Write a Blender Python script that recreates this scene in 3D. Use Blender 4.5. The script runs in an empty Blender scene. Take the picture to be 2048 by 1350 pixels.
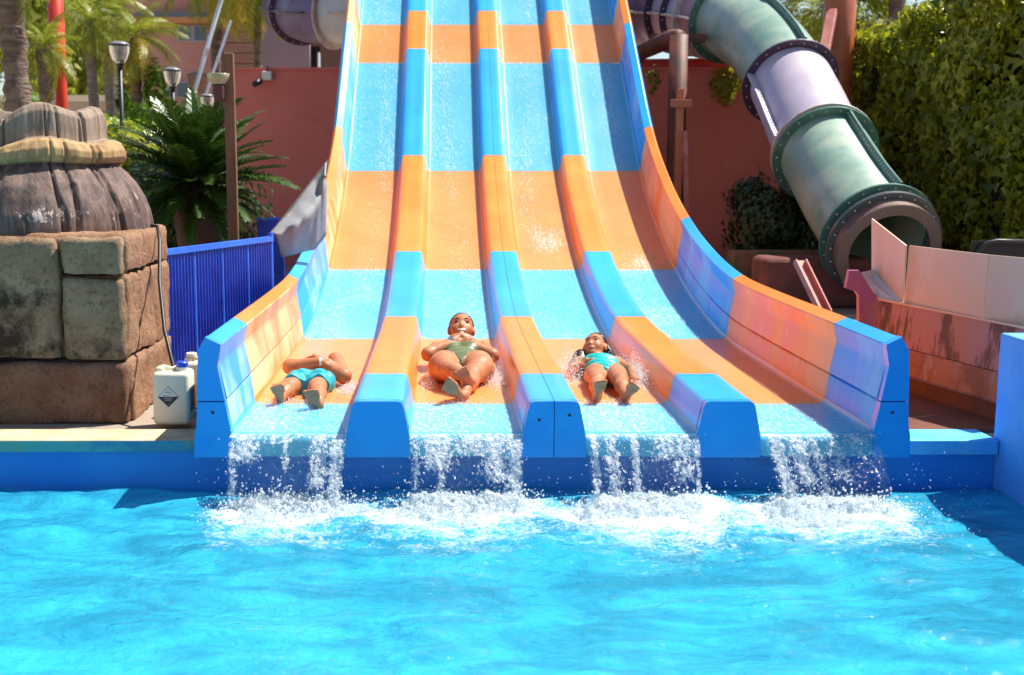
import bpy, bmesh, math, random
import numpy as np
from mathutils import Vector, Matrix, Euler
random.seed(7); RNG = np.random.default_rng(11)
SC = bpy.context.scene
COL = SC.collection
# ------------------------------------------------------------------ camera
F_PX, CX, CY, CAM_H = 2400.0, 888.0, 675.0, 1.64
TH = math.atan(345 / F_PX)
cam = bpy.data.cameras.new('camera'); cam_o = bpy.data.objects.new('camera', cam); COL.objects.link(cam_o)
cam_o.location = (0, 0, CAM_H); cam_o.rotation_euler = (math.pi/2 - TH, 0, 0)
cam.sensor_width = 36; cam.lens = F_PX / 2048 * 36; cam.shift_x = (1024 - CX) / 2048
cam.clip_start = .05; cam.clip_end = 900
cam.dof.use_dof = True; cam.dof.focus_distance = 7.0; cam.dof.aperture_fstop = 2.8
SC.camera = cam_o
# ------------------------------------------------------------------ light
SUN = Vector((.53, .24, 1.0)).normalized()              # towards the sun
world = bpy.data.worlds.new('World'); SC.world = world; world.use_nodes = True
wn = world.node_tree.nodes; wl = world.node_tree.links
sky = wn.new('ShaderNodeTexSky'); sky.sky_type = 'NISHITA'; sky.sun_disc = False
sky.sun_elevation = math.asin(SUN.z); sky.sun_rotation = math.atan2(SUN.x, SUN.y)
sky.air_density = 1.0; sky.dust_density = .6; sky.ozone_density = 1.0
wl.new(sky.outputs[0], wn['Background'].inputs[0]); wn['Background'].inputs[1].default_value = .082
sun = bpy.data.lights.new('sun', 'SUN'); sun.energy = 5.0; sun.angle = math.radians(.5); sun.color = (1, .955, .88)
sun_o = bpy.data.objects.new('sun', sun); COL.objects.link(sun_o)
sun_o.rotation_euler = (-SUN).to_track_quat('-Z', 'Y').to_euler()
SC.view_settings.view_transform = 'Standard'; SC.view_settings.look = 'None'
SC.view_settings.exposure = .80; SC.view_settings.gamma = 1.0
SC.render.engine = 'CYCLES'
SC.cycles.use_denoising = True
try: SC.cycles.denoiser = 'OPENIMAGEDENOISE'
except Exception: pass
SC.cycles.max_bounces = 10; SC.cycles.transparent_max_bounces = 24
SC.cycles.sample_clamp_indirect = 6.0; SC.cycles.blur_glossy = .4
SC.cycles.caustics_reflective = False; SC.cycles.caustics_refractive = False
# ------------------------------------------------------------------ helpers
_c, _s = math.cos(TH), math.sin(TH)
def at_d(px, py, d):                    # photo pixel + depth along the lens axis
    v = (CY - py) * d / F_PX
    return Vector(((px - CX) * d / F_PX, d*_c + v*_s, CAM_H + v*_c - d*_s))
def at_Y(px, py, Y):                    # photo pixel on the plane Y
    k = (CY - py) / F_PX
    return at_d(px, py, Y / (_c + k*_s))
def at_Z(px, py, Z):                    # photo pixel on the level Z
    k = (CY - py) / F_PX
    return at_d(px, py, (Z - CAM_H) / (k*_c - _s))

def _h(ix, iy, iz, seed):
    n = (ix.astype(np.int64)*374761393 + iy.astype(np.int64)*668265263 + iz.astype(np.int64)*2147483647 + seed*974711) & 0x7fffffff
    n = (n ^ (n >> 13)) * 1274126177 & 0x7fffffff
    n = (n ^ (n >> 16)) * 668265263 & 0x7fffffff
    return ((n ^ (n >> 15)) & 0xffff) / 65535.0
def noise(p, seed=0):                   # value noise, 0..1, p (N,3)
    p = np.asarray(p, float); i = np.floor(p); f = p - i; f = f*f*f*(f*(f*6-15)+10); r = 0
    for a in (0, 1):
        wa = f[:, 0] if a else 1 - f[:, 0]
        for b in (0, 1):
            wb = f[:, 1] if b else 1 - f[:, 1]
            for c in (0, 1):
                wc = f[:, 2] if c else 1 - f[:, 2]
                r = r + wa*wb*wc*_h(i[:, 0]+a, i[:, 1]+b, i[:, 2]+c, seed)
    return r
def fbm(p, oct=4, seed=0, gain=.5):
    p = np.asarray(p, float); r = 0; a = 1; t = 0
    for k in range(oct):
        r = r + a*(noise(p*2.03**k + 17.3*k, seed+k) - .5); t += a; a *= gain
    return r / t

class NT:                               # short node-tree writer
    def __init__(s, name):
        s.m = bpy.data.materials.new(name); s.m.use_nodes = True
        s.t = s.m.node_tree; s.n = s.t.nodes; s.l = s.t.links
        s.out = s.n['Material Output']; s.p = s.n.get('Principled BSDF')
    def node(s, k, **kw):
        n = s.n.new(k)
        for a, v in kw.items():
            if a.startswith('i_'): n.inputs[int(a[2:]) if a[2:].isdigit() else a[2:].replace('_', ' ')].default_value = v
            else: setattr(n, a, v)
        return n
    def link(s, a, b): s.l.new(a, b)
    def coord(s, stretch=(1, 1, 1), kind='Object'):
        c = s.node('ShaderNodeTexCoord'); m = s.node('ShaderNodeMapping'); m.inputs['Scale'].default_value = stretch
        s.link(c.outputs[kind], m.inputs['Vector']); return m.outputs[0]
    def noise(s, scale, vec=None, detail=4, rough=.55, dist=0):
        n = s.node('ShaderNodeTexNoise'); n.inputs['Scale'].default_value = scale; n.inputs['Detail'].default_value = detail
        n.inputs['Roughness'].default_value = rough; n.inputs['Distortion'].default_value = dist
        if vec is not None: s.link(vec, n.inputs['Vector'])
        return n.outputs['Fac']
    def ramp(s, fac, stops):
        r = s.node('ShaderNodeValToRGB'); e = r.color_ramp.elements
        while len(e) < len(stops): e.new(.5)
        for k, (p, c) in enumerate(stops):
            e[k].position = p; e[k].color = (*c, 1) if len(c) == 3 else c
        s.link(fac, r.inputs[0]); return r.outputs[0]
    def mrange(s, v, a, b, c=0, d=1):
        n = s.node('ShaderNodeMapRange'); n.interpolation_type = 'SMOOTHSTEP'
        for k, x in enumerate((a, b, c, d)): n.inputs[k+1].default_value = x
        s.link(v, n.inputs[0]); return n.outputs[0]
    def math(s, op, a, b=None):
        n = s.node('ShaderNodeMath', operation=op)
        for k, x in enumerate((a, b)):
            if x is None: continue
            if hasattr(x, 'is_output'): s.link(x, n.inputs[k])
            else: n.inputs[k].default_value = x
        return n.outputs[0]
    def mix(s, fac, a, b, blend='MIX'):
        n = s.node('ShaderNodeMix', data_type='RGBA', blend_type=blend)
        for x, i in ((fac, 0), (a, 6), (b, 7)):
            if hasattr(x, 'is_output'): s.link(x, n.inputs[i])
            elif i: n.inputs[i].default_value = (*x, 1)
            else: n.inputs[0].default_value = x
        return n.outputs[2]
    def bump(s, h, strength=.3, dist=.01):
        n = s.node('ShaderNodeBump'); n.inputs['Strength'].default_value = strength; n.inputs['Distance'].default_value = dist
        s.link(h, n.inputs['Height']); return n.outputs[0]
    def mixsh(s, fac, a, b):
        n = s.node('ShaderNodeMixShader')
        if hasattr(fac, 'is_output'): s.link(fac, n.inputs[0])
        else: n.inputs[0].default_value = fac
        s.link(a, n.inputs[1]); s.link(b, n.inputs[2]); return n.outputs[0]

MATS = {}
def mat(name, c, c2=None, scale=6, thr=(.4, .62), rough=.5, bump=0, bscale=60, bdist=.004, stretch=(1, 1, 1), coat=0, metal=0, spec=.5,
        vary=0, c3=None, scale3=20, thr3=(.6, .7), stretch3=None, trans=0, rough2=None):
    """Principled paint / stone / wood: base colour, an optional worn second and third colour, fine relief."""
    t = NT(name); p = t.p; v = t.coord(stretch); col = None
    if c2 is not None:
        f = t.mrange(t.noise(scale, v, 6, .6), *thr); col = t.mix(f, c, c2)
        if rough2 is not None:
            t.link(t.mrange(f, 0, 1, rough, rough2), p.inputs['Roughness'])
    if c3 is not None:
        f3 = t.mrange(t.noise(scale3, t.coord(stretch3 or stretch), 6, .65), *thr3)
        col = t.mix(f3, col if col is not None else c, c3)
    if vary:
        o = t.node('ShaderNodeObjectInfo'); h = t.node('ShaderNodeHueSaturation')
        if col is None: h.inputs['Color'].default_value = (*c, 1)
        else: t.link(col, h.inputs['Color'])
        t.link(t.mrange(o.outputs['Random'], 0, 1, 1-vary, 1+vary), h.inputs['Value']); col = h.outputs[0]
    if col is None: p.inputs['Base Color'].default_value = (*c, 1)
    else: t.link(col, p.inputs['Base Color'])
    if rough2 is None or c2 is None: p.inputs['Roughness'].default_value = rough
    p.inputs['Metallic'].default_value = metal; p.inputs['Specular IOR Level'].default_value = spec
    p.inputs['Coat Weight'].default_value = coat; p.inputs['Coat Roughness'].default_value = .08
    if trans: p.inputs['Transmission Weight'].default_value = trans
    if bump: t.link(t.bump(t.noise(bscale, v, 5, .6), bump, bdist), p.inputs['Normal'])
    MATS[name] = t.m; return t.m

def tag(o, label=None, cat=None, group=None, kind=None):
    for k, v in (('label', label), ('category', cat), ('group', group), ('kind', kind)):
        if v: o[k] = v
    return o
def mesh(name, verts, faces, m=None, smooth=False):
    me = bpy.data.meshes.new(name); me.from_pydata([tuple(v) for v in verts], [], [tuple(f) for f in faces])
    if m is not None:
        for q in (m if isinstance(m, (list, tuple)) else [m]): me.materials.append(q)
    if smooth: me.polygons.foreach_set('use_smooth', [True]*len(me.polygons))
    me.update(); return me
def npmesh(name, V, Fq, m=None, smooth=True):             # numpy verts and equal-sized faces
    me = bpy.data.meshes.new(name); V = np.asarray(V, np.float32); Fq = np.asarray(Fq, np.int32); k = Fq.shape[1]
    me.vertices.add(len(V)); me.vertices.foreach_set('co', V.ravel())
    me.loops.add(Fq.size); me.loops.foreach_set('vertex_index', Fq.ravel())
    me.polygons.add(len(Fq)); me.polygons.foreach_set('loop_start', np.arange(len(Fq), dtype=np.int32)*k)
    if smooth: me.polygons.foreach_set('use_smooth', np.ones(len(Fq), bool))
    me.update(calc_edges=True); me.validate()
    if m is not None: me.materials.append(m)
    return me
def link(name, me, parent=None, matrix=None):
    o = bpy.data.objects.new(name, me); COL.objects.link(o)
    if parent is not None:
        o.parent = parent; o.matrix_parent_inverse = PINV[parent.name]
    if matrix is not None: o.matrix_basis = matrix
    PINV[o.name] = Matrix() if matrix is None else matrix.inverted()
    return o
PINV = {}
def obj(name, verts, faces, m, parent=None, smooth=False, bevel=0, seg=2):
    o = link(name, mesh(name, verts, faces, m, smooth), parent)
    if bevel:
        b = o.modifiers.new('bevel', 'BEVEL'); b.width = bevel; b.segments = seg; b.limit_method = 'ANGLE'
    return o
def thing(name, label, cat, loc=(0, 0, 0), group=None):
    o = bpy.data.objects.new(name, None); COL.objects.link(o); o.location = loc; o.empty_display_size = .1
    PINV[o.name] = Matrix.Translation(-Vector(loc)); return tag(o, label, cat, group, 'thing')
def box(x0, x1, y0, y1, z0, z1):
    v = [(x, y, z) for z in (z0, z1) for y in (y0, y1) for x in (x0, x1)]
    return v, [(0, 2, 3, 1), (4, 5, 7, 6), (0, 1, 5, 4), (2, 6, 7, 3), (0, 4, 6, 2), (1, 3, 7, 5)]
def join(*parts):
    V, Fa = [], []
    for v, f in parts:
        k = len(V); V += [tuple(q) for q in v]; Fa += [tuple(i+k for i in q) for q in f]
    return V, Fa
def beam(a, b, w, h=None, up=(0, 0, 1)):                   # square bar between two points
    a, b = Vector(a), Vector(b); h = h or w; d = (b-a).normalized(); s = d.cross(Vector(up))
    if s.length < 1e-3: s = d.cross(Vector((1, 0, 0)))
    s.normalize(); u = s.cross(d)
    v = [p + s*i*w/2 + u*j*h/2 for p in (a, b) for i, j in ((-1, -1), (1, -1), (1, 1), (-1, 1))]
    return v, [(3, 2, 1, 0), (4, 5, 6, 7)] + [(i, (i+1) % 4, (i+1) % 4+4, i+4) for i in range(4)]
def frames(P):
    P = [Vector(p) for p in P]; T = []
    for i in range(len(P)):
        T.append((P[min(i+1, len(P)-1)] - P[max(i-1, 0)]).normalized())
    n = T[0].cross(Vector((0, 0, 1)))
    if n.length < 1e-3: n = Vector((1, 0, 0))
    n.normalize(); N = [n]
    for i in range(1, len(P)):
        q = T[i-1].rotation_difference(T[i]); N.append((q @ N[-1]).normalized())
    return P, T, N
def tube(P, R, seg=12, cap=True, a0=0, a1=2*math.pi):
    P, T, N = frames(P); R = R if isinstance(R, (list, tuple)) else [R]*len(P); V, Fa = [], []
    full = abs(a1-a0-2*math.pi) < 1e-6; n = seg if full else seg+1
    for p, t, u, r in zip(P, T, N, R):
        w = t.cross(u)
        for k in range(n):
            a = a0 + (a1-a0)*k/seg; V.append(p + (u*math.cos(a) + w*math.sin(a))*r)
    for i in range(len(P)-1):
        for k in range(seg):
            k2 = (k+1) % n; Fa.append((i*n+k, i*n+k2, (i+1)*n+k2, (i+1)*n+k))
    if cap and full: Fa += [tuple(reversed(range(n))), tuple(range((len(P)-1)*n, len(P)*n))]
    return V, Fa
def lathe(prof, seg=24, c=(0, 0, 0)):                       # (r,z) profile round a vertical axis
    V, Fa = [], []; m = len(prof)
    for k in range(seg):
        a = 2*math.pi*k/seg
        for r, z in prof: V.append((c[0]+r*math.cos(a), c[1]+r*math.sin(a), c[2]+z))
    for k in range(seg):
        k2 = (k+1) % seg
        for i in range(m-1): Fa.append((k*m+i, k2*m+i, k2*m+i+1, k*m+i+1))
    return V, Fa
def prism(poly, y0, y1):                                    # (x,z) outline extruded along Y
    n = len(poly); V = [(x, y0, z) for x, z in poly] + [(x, y1, z) for x, z in poly]
    return V, [tuple(range(n)), tuple(reversed(range(n, 2*n)))] + [(i, i+n, (i+1) % n+n, (i+1) % n) for i in range(n)]
def grid_faces(nu, nv):
    i = np.arange(nu-1)[:, None]*nv + np.arange(nv-1)[None, :]
    return np.stack([i, i+nv, i+nv+1, i+1], -1).reshape(-1, 4)
ICO = None
def blobs(centers, radii, stretch=None):                    # many small droplets in one mesh
    global ICO
    if ICO is None:
        bm = bmesh.new(); bmesh.ops.create_icosphere(bm, subdivisions=1, radius=1)
        ICO = (np.array([v.co[:] for v in bm.verts]), np.array([[v.index for v in f.verts] for f in bm.faces])); bm.free()
    v, f = ICO; n = len(centers); s = np.ones((n, 3)) if stretch is None else stretch
    j = 1 + .35*(RNG.random((n, len(v), 1)) - .5)
    V = centers[:, None, :] + v[None]*radii[:, None, None]*s[:, None, :]*j
    return V.reshape(-1, 3), (f[None] + (np.arange(n)*len(v))[:, None, None]).reshape(-1, 3)
# ------------------------------------------------------------------ materials
ORANGE, BLUE = (.86, .225, .018), (.018, .34, .83)
M_or = mat('orange_gelcoat', ORANGE, (.90, .275, .035), 1.7, (.35, .7), rough=.34, coat=.12, bump=.04, bscale=9, bdist=.01)
M_bl = mat('blue_gelcoat', BLUE, (.03, .41, .87), 1.7, (.35, .7), rough=.34, coat=.12, bump=.04, bscale=9, bdist=.01)
M_lbl = mat('blue_lane_gelcoat', (.05, .42, .66), (.10, .48, .66), 1.7, (.35, .7), rough=.34, coat=.12, bump=.04, bscale=9, bdist=.01)
M_orw = mat('weathered_orange_gelcoat', (.84, .25, .06), (.84, .48, .26), 1.5, (.40, .58), rough=.38, coat=0, spec=.3, stretch=(1, 1.3, .7), rough2=.6, bump=.05, bscale=7, bdist=.01,
            c3=(.82, .56, .38), scale3=9, thr3=(.60, .75), stretch3=(1, 1.6, .22))
M_blw = mat('weathered_blue_gelcoat', (.03, .33, .80), (.34, .53, .80), 1.7, (.46, .64), rough=.38, coat=0, spec=.3, stretch=(1, 1.3, .7), rough2=.6, bump=.05, bscale=7, bdist=.01,
            c3=(.55, .62, .78), scale3=9, thr3=(.62, .78), stretch3=(1, 1.6, .22))
M_cap = mat('blue_end_gelcoat', (.008, .275, .82), (.012, .31, .84), 3, (.4, .6), rough=.3, coat=.25, bump=.03, bscale=6, bdist=.01)
M_pool = mat('blue_pool_paint', (.014, .20, .68), (.022, .25, .72), 2.2, (.35, .65), rough=.5, bump=.25, bscale=30, bdist=.006,
             c3=(.02, .15, .50), scale3=3.0, thr3=(.58, .8), stretch3=(.5, 1, 3))
M_side = mat('light_blue_pool_paint', (.09, .34, .78), (.14, .40, .80), 5, (.35, .65), rough=.6, bump=.4, bscale=90, bdist=.004)
M_cop = mat('coping_concrete', (.64, .47, .30), (.52, .36, .21), 7, (.4, .65), rough=.8, bump=.35, bscale=70, c3=(.60, .44, .20), scale3=26, thr3=(.58, .75))
M_copg = mat('green_blue_coping_paint', (.09, .36, .36), (.22, .34, .17), 4.5, (.42, .6), rough=.7, bump=.4, bscale=70, c3=(.04, .24, .38), scale3=3, thr3=(.5, .6), stretch=(.6, 1, 1))
M_copb = mat('blue_coping_paint', (.07, .42, .85), (.12, .50, .86), 5, (.4, .6), rough=.5, bump=.3, bscale=60)
M_dark = mat('dark_hole', (.01, .012, .02), rough=.6)
M_ground = mat('ground_paving', (.34, .27, .21), (.26, .20, .15), 1.3, (.35, .65), rough=.85, bump=.4, bscale=25, c3=(.16, .13, .09), scale3=5, thr3=(.6, .75))

def foam_glint_water(name, tint, scale, thr, stretch=(1, 1, 1), attr=None, bumpd=.02, bscale=40, gloss_rough=.06, white=(.93, .97, 1.0), base_fac=.10, tr=(.97, .99, 1), frk=.45, fmax=1.0):
    """thin running water: clear with sharp ripples and white flecks for foam and painted sun glints"""
    t = NT(name); v = t.coord(stretch)
    n1 = t.noise(scale, v, 6, .62, .3); n2 = t.noise(scale*3.1, v, 3, .6, .5)
    s = t.math('ADD', t.math('MULTIPLY', n1, .62), t.math('MULTIPLY', n2, .38))
    if attr:
        a = t.node('ShaderNodeAttribute', attribute_name=attr)
        s = t.math('ADD', s, a.outputs['Fac'])
    foam = t.mrange(s, *thr, 0, fmax)  # foam and sun sparkle, both drawn as white colour
    bmp = t.bump(t.noise(bscale, v, 4, .6, .4), .9, bumpd)
    tr_ = t.node('ShaderNodeBsdfTransparent'); tr_.inputs[0].default_value = (*tr, 1)
    gl = t.node('ShaderNodeBsdfGlossy'); gl.inputs['Roughness'].default_value = gloss_rough; t.link(bmp, gl.inputs['Normal'])
    fr = t.node('ShaderNodeFresnel'); fr.inputs['IOR'].default_value = 1.33; t.link(bmp, fr.inputs['Normal'])
    df = t.node('ShaderNodeBsdfDiffuse'); df.inputs[0].default_value = (*white, 1); t.link(bmp, df.inputs['Normal'])
    dt = t.node('ShaderNodeBsdfDiffuse'); dt.inputs[0].default_value = (*tint, 1); t.link(bmp, dt.inputs['Normal'])
    tl = t.node('ShaderNodeBsdfTranslucent'); tl.inputs[0].default_value = (*white, 1)
    wh = t.mixsh(.45, df.outputs[0], tl.outputs[0])
    clear = t.mixsh(base_fac, tr_.outputs[0], dt.outputs[0])
    clear = t.mixsh(t.math('MULTIPLY', fr.outputs[0], frk), clear, gl.outputs[0])
    t.link(t.mixsh(foam, clear, wh), t.out.inputs['Surface'])
    return t.m

# ------------------------------------------------------------------ ground, pool
GZ = .245
PX0, PX1, PY0, PY1 = -7.0, 2.802, .3, 5.95
V = [(-400, -300, GZ), (400, -300, GZ), (400, PY0, GZ), (-400, PY0, GZ), (-400, 6.15, GZ), (400, 6.15, GZ), (400, 600, GZ), (-400, 600, GZ),
     (PX0, PY0, GZ), (PX0, 6.15, GZ), (3.2, PY0, GZ), (3.2, 6.15, GZ)]
tag(obj('ground', V, [(0, 1, 2, 3), (4, 5, 6, 7), (3, 8, 9, 4), (10, 2, 5, 11)], M_ground), 'paved ground around and behind the pool', kind='structure')

t = NT('pool_floor_paint'); v = t.coord()
f = t.mrange(t.noise(2.6, v, 5, .6, 1.2), .40, .60)
t.link(t.mix(f, (.07, .44, .76), (.52, .87, .94)), t.p.inputs['Base Color']); t.p.inputs['Roughness'].default_value = .7
M_pfloor = t.m
tag(obj('pool_floor', *join(([(PX0, PY0, -.75), (PX1, PY0, -.75), (PX1, 5.95, -.75), (PX0, 5.95, -.75)], [(0, 1, 2, 3)]),
                            ([(PX0, PY0, -.75), (PX0, 5.95, -.75), (PX0, 5.95, GZ), (PX0, PY0, GZ)], [(0, 1, 2, 3)]),
                            ([(PX0, PY0, -.75), (PX0, PY0, GZ), (PX1, PY0, GZ), (PX1, PY0, -.75)], [(0, 1, 2, 3)])), M_pfloor),
    'pale blue painted pool bottom under the water', kind='structure')

FALLX = [(-1.057, -.4825), (-.17, .39), (.70, 1.255), (1.565, 2.13)]
def foam_field(X, Y):
    """how aerated the pool is: strongest where the four falls land"""
    d = np.zeros_like(X)
    for (a, b), w, yc in zip(FALLX, (.75, 1.0, 1.25, 1.1), (5.66, 5.62, 5.58, 5.56)):
        m = (a+b)/2; g = np.exp(-((X-m-.05*np.sin(Y*9))/.31)**4)
        d = d + w*g*(np.exp(-((Y-yc)/.16)**2) + .48*np.exp(-np.clip(yc-Y, 0, 9)/.50)*(Y < yc))
    band = np.clip((X+1.25)/.3, 0, 1)*np.clip((2.45-X)/.3, 0, 1)
    return d + band*(.44*np.exp(-((Y-5.55)/.17)**2) + .30*np.exp(-((Y-5.25)/.34)**2))
nx, ny = 520, 330
xs = np.linspace(PX0, PX1+.02, nx); ys = PY0 + (5.97-PY0)*np.linspace(0, 1, ny)
X, Y = np.meshgrid(xs, ys, indexing='ij'); X, Y = X.ravel(), Y.ravel()
P3 = lambda sx, sy, o: np.stack([X*sx+o, Y*sy+o*1.7, np.full_like(X, o)], 1)
W = np.column_stack([X + .25*fbm(P3(1.1, 1.1, 3.1), 3, 5), Y + .25*fbm(P3(1.1, 1.1, 9.4), 3, 6)])
q = lambda sx, sy, o: np.stack([W[:, 0]*sx+o, W[:, 1]*sy+o, np.full_like(X, o)], 1)
Zw = .075*fbm(q(1.5, 2.4, 1.3), 2, 21) + .050*fbm(q(3.6, 6.2, 7.7), 3, 22) - .014*np.abs(fbm(q(8, 13, 2.2), 3, 23))*2 + .008
ff = foam_field(X, Y)
Zw = Zw*(.75+.5*np.clip(ff, 0, 1)) + .03*np.clip(ff, 0, 1.2)*fbm(q(16, 16, 4.2), 3, 31) + .02*np.exp(-((Y-5.8)/.1)**2)
t = NT('pool_water_surface'); v = t.coord((1, 1.35, 1))
a = t.node('ShaderNodeAttribute', attribute_name='foam')
h = t.math('ADD', t.noise(14, v, 3, .55, .6), t.math('MULTIPLY', t.noise(46, v, 3, .6, .4), .35))
bmp = t.bump(h, .5, .026)
n1 = t.math('ADD', t.math('MULTIPLY', t.noise(9, v, 6, .66, .8), .55), t.math('MULTIPLY', t.noise(60, v, 3, .65), .45))
foam = t.mrange(t.math('ADD', t.math('MULTIPLY', a.outputs['Fac'], .40), n1), .60, .90, 0, .75)
rf = t.node('ShaderNodeBsdfRefraction'); rf.inputs['IOR'].default_value = 1.33; rf.inputs['Roughness'].default_value = .0
rf.inputs['Color'].default_value = (.36, .90, .99, 1); t.link(bmp, rf.inputs['Normal'])
tr = t.node('ShaderNodeBsdfTransparent'); tr.inputs[0].default_value = (.50, .93, .99, 1)
gl = t.node('ShaderNodeBsdfGlossy'); gl.inputs['Roughness'].default_value = .05; t.link(bmp, gl.inputs['Normal'])
fr = t.node('ShaderNodeFresnel'); fr.inputs['IOR'].default_value = 1.33; t.link(bmp, fr.inputs['Normal'])
df = t.node('ShaderNodeBsdfDiffuse'); df.inputs[0].default_value = (.80, .87, .92, 1)
ds = t.node('ShaderNodeBsdfDiffuse'); ds.inputs[0].default_value = (.045, .60, .88, 1); t.link(bmp, ds.inputs['Normal'])
body = t.mixsh(.45, tr.outputs[0], rf.outputs[0])
aer = t.mrange(t.noise(1.7, t.coord((1, 1.9, 1)), 5, .62, 1.4), .34, .68, .34, .62)
body = t.mixsh(aer, body, ds.outputs[0])                   # fine bubbles in the water scatter light
body = t.mixsh(fr.outputs[0], body, gl.outputs[0])
t.link(t.mixsh(foam, body, df.outputs[0]), t.out.inputs['Surface'])
me = npmesh('pool_water', np.column_stack([X, Y, Zw]), grid_faces(nx, ny), t.m)
at = me.attributes.new('foam', 'FLOAT', 'POINT'); at.data.foreach_set('value', ff.astype(np.float32))
tag(link('pool_water', me), 'rippling turquoise pool water', kind='structure')

r = thing('pool_wall', 'blue painted pool wall below the slide ends', 'wall', (-1, 6.0, 0))
obj('wall', *box(PX0, 2.797, 5.95, 6.15, -.76, .2), M_pool, r)
c = obj('coping', *box(PX0, -1.216, 5.905, 6.17, .207, .268), [M_cop, M_copg], r, bevel=.006)
for p in c.data.polygons: p.material_index = 1 if p.normal.y < -.5 else 0
obj('coping', *box(2.318, 2.795, 5.905, 6.17, .192, .268), M_copb, r, bevel=.006)
obj('pool_side_wall', *box(2.80, 3.25, .3, 5.985, -.76, .805), M_side, bevel=.012)
tag(bpy.data.objects['pool_side_wall'], 'tall pale blue wall at the right edge of the pool', 'wall', kind='thing')

# ------------------------------------------------------------------ the four-lane slide
_py = np.array([5.86, 6.61, 8.2, 8.98, 10, 11.03, 12.1, 13.19, 14.0, 14.84, 15.54, 17.7, 20.5])
_pz = np.array([.315, .315, .318, .338, .46, .684, 1.045, 1.575, 2.19, 2.86, 3.39, 5.02, 7.1])
_dm = np.gradient(_pz, _py); _dm[:2] = 0; _dm[2] = .01
def prof(y):                                                # height of the lane floor along the run
    y = np.asarray(y, float); i = np.clip(np.searchsorted(_py, y) - 1, 0, len(_py)-2)
    h = _py[i+1]-_py[i]; u = np.clip((y-_py[i])/h, 0, 1)
    return ((2*u**3-3*u**2+1)*_pz[i] + (u**3-2*u**2+u)*h*_dm[i] + (-2*u**3+3*u**2)*_pz[i+1] + (u**3-u**2)*h*_dm[i+1])
JOINT = [5.86, 6.61, 8.98, 11.03, 13.19, 14.84, 15.54, 17.7, 20.3]
def sweep(sec, y0, y1, close=False, pre=None, step=.13, capf=False):
    """section (x, height above lane floor) swept up the slide"""
    n = max(2, int((y1-y0)/step)+1); st = [(y, float(prof(y))) for y in np.linspace(y0, y1, n)]
    st = (pre or []) + st; m = len(sec); V = []; Fa = []
    for y, z in st: V += [(x, y, z+h) for x, h in sec]
    k = m if close else m-1
    for i in range(len(st)-1):
        for j in range(k): Fa.append((i*m+j, i*m+(j+1) % m, (i+1)*m+(j+1) % m, (i+1)*m+j))
    if capf: Fa.append(tuple(reversed(range(m))))
    return V, Fa
slide = thing('racing_slide', 'wide four-lane water slide with alternating orange and blue bands', 'water slide', (.54, 5.86, .2))
DIV = [-.3275, .545, 1.41]; XL, XR = -1.057, 2.13
DT, DB, DH = .126, .157, .172
half = [(0, DH-.003), (.045, DH), (DT-.026, DH), (DT-.008, DH-.007), (DT+.001, DH-.024), (DT+.012, .10), (DB-.004, .03), (DB+.006, -.01)]
LANES = [(XL, DIV[0]-DB), (DIV[0]+DB, DIV[1]-DB), (DIV[1]+DB, DIV[2]-DB), (DIV[2]+DB, XR)]
def lane_sec(a, b):
    q = [(0, .034), (.004, .018), (.014, .006), (.035, 0)]
    return [(a+x-.004, h) for x, h in q] + [(a+(b-a)*k/4, 0) for k in (1, 2, 3)] + [(b-x+.004, h) for x, h in reversed(q)]
for i in range(len(JOINT)-1):
    y0, y1 = JOINT[i] + (.0015 if i else 0), JOINT[i+1] - .0015
    ma, mw = (M_bl, M_blw) if i % 2 == 0 else (M_or, M_orw)
    for (a, b) in LANES:
        pre = [(5.826, .205), (5.824, .275), (5.832, .300), (5.845, .311)] if i == 0 else None
        obj('lane_panel', *sweep(lane_sec(a, b), y0, y1, pre=pre), M_lbl if i % 2 == 0 else ma, slide, smooth=True)
    for k, x in enumerate(DIV):
        if k == 1:                                          # the middle divider is two halves with a seam
            for s in (-1, 1):
                sec = [(x+s*.0014, DH)] + [(x+s*px, h) for px, h in half[1:]]
                obj('divider_panel', *sweep(sec if s > 0 else sec[::-1], y0, y1), ma, slide, smooth=True)
        else:
            sec = [(x-px, h) for px, h in reversed(half)] + [(x+px, h) for px, h in half[1:]]
            obj('divider_panel', *sweep(sec, y0, y1), ma, slide, smooth=True)
    for s, bx in ((-1, XL), (1, XR)):
        low = [(bx-s*.004, -.03), (bx+s*.004, .02), (bx+s*.022, .158), (bx+s*.030, .166), (bx+s*.05, .166)]
        upp = [(bx+s*.05, .173), (bx+s*.026, .173), (bx+s*.021, .180), (bx+s*.050, .32), (bx+s*.057, .345), (bx+s*.055, .36), (bx+s*.036, .448), (bx+s*.040, .456),
               (bx+s*.108, .488), (bx+s*.118, .484), (bx+s*.146, .425), (bx+s*.156, .36), (bx+s*.172, -.09)]
        o = obj('side_panel', *sweep(low if s > 0 else low[::-1], y0, y1), mw, slide, smooth=True)
        o = obj('side_panel', *sweep(upp if s > 0 else upp[::-1], y0, y1), [mw, ma], slide, smooth=True)
        for p in o.data.polygons:                           # coping strip on top is less faded
            if p.normal.z > .5 or (p.center.x - (bx+s*.1))*s > 0: p.material_index = 1
        e = o.modifiers.new('edge', 'EDGE_SPLIT'); e.split_angle = math.radians(28)
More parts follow.
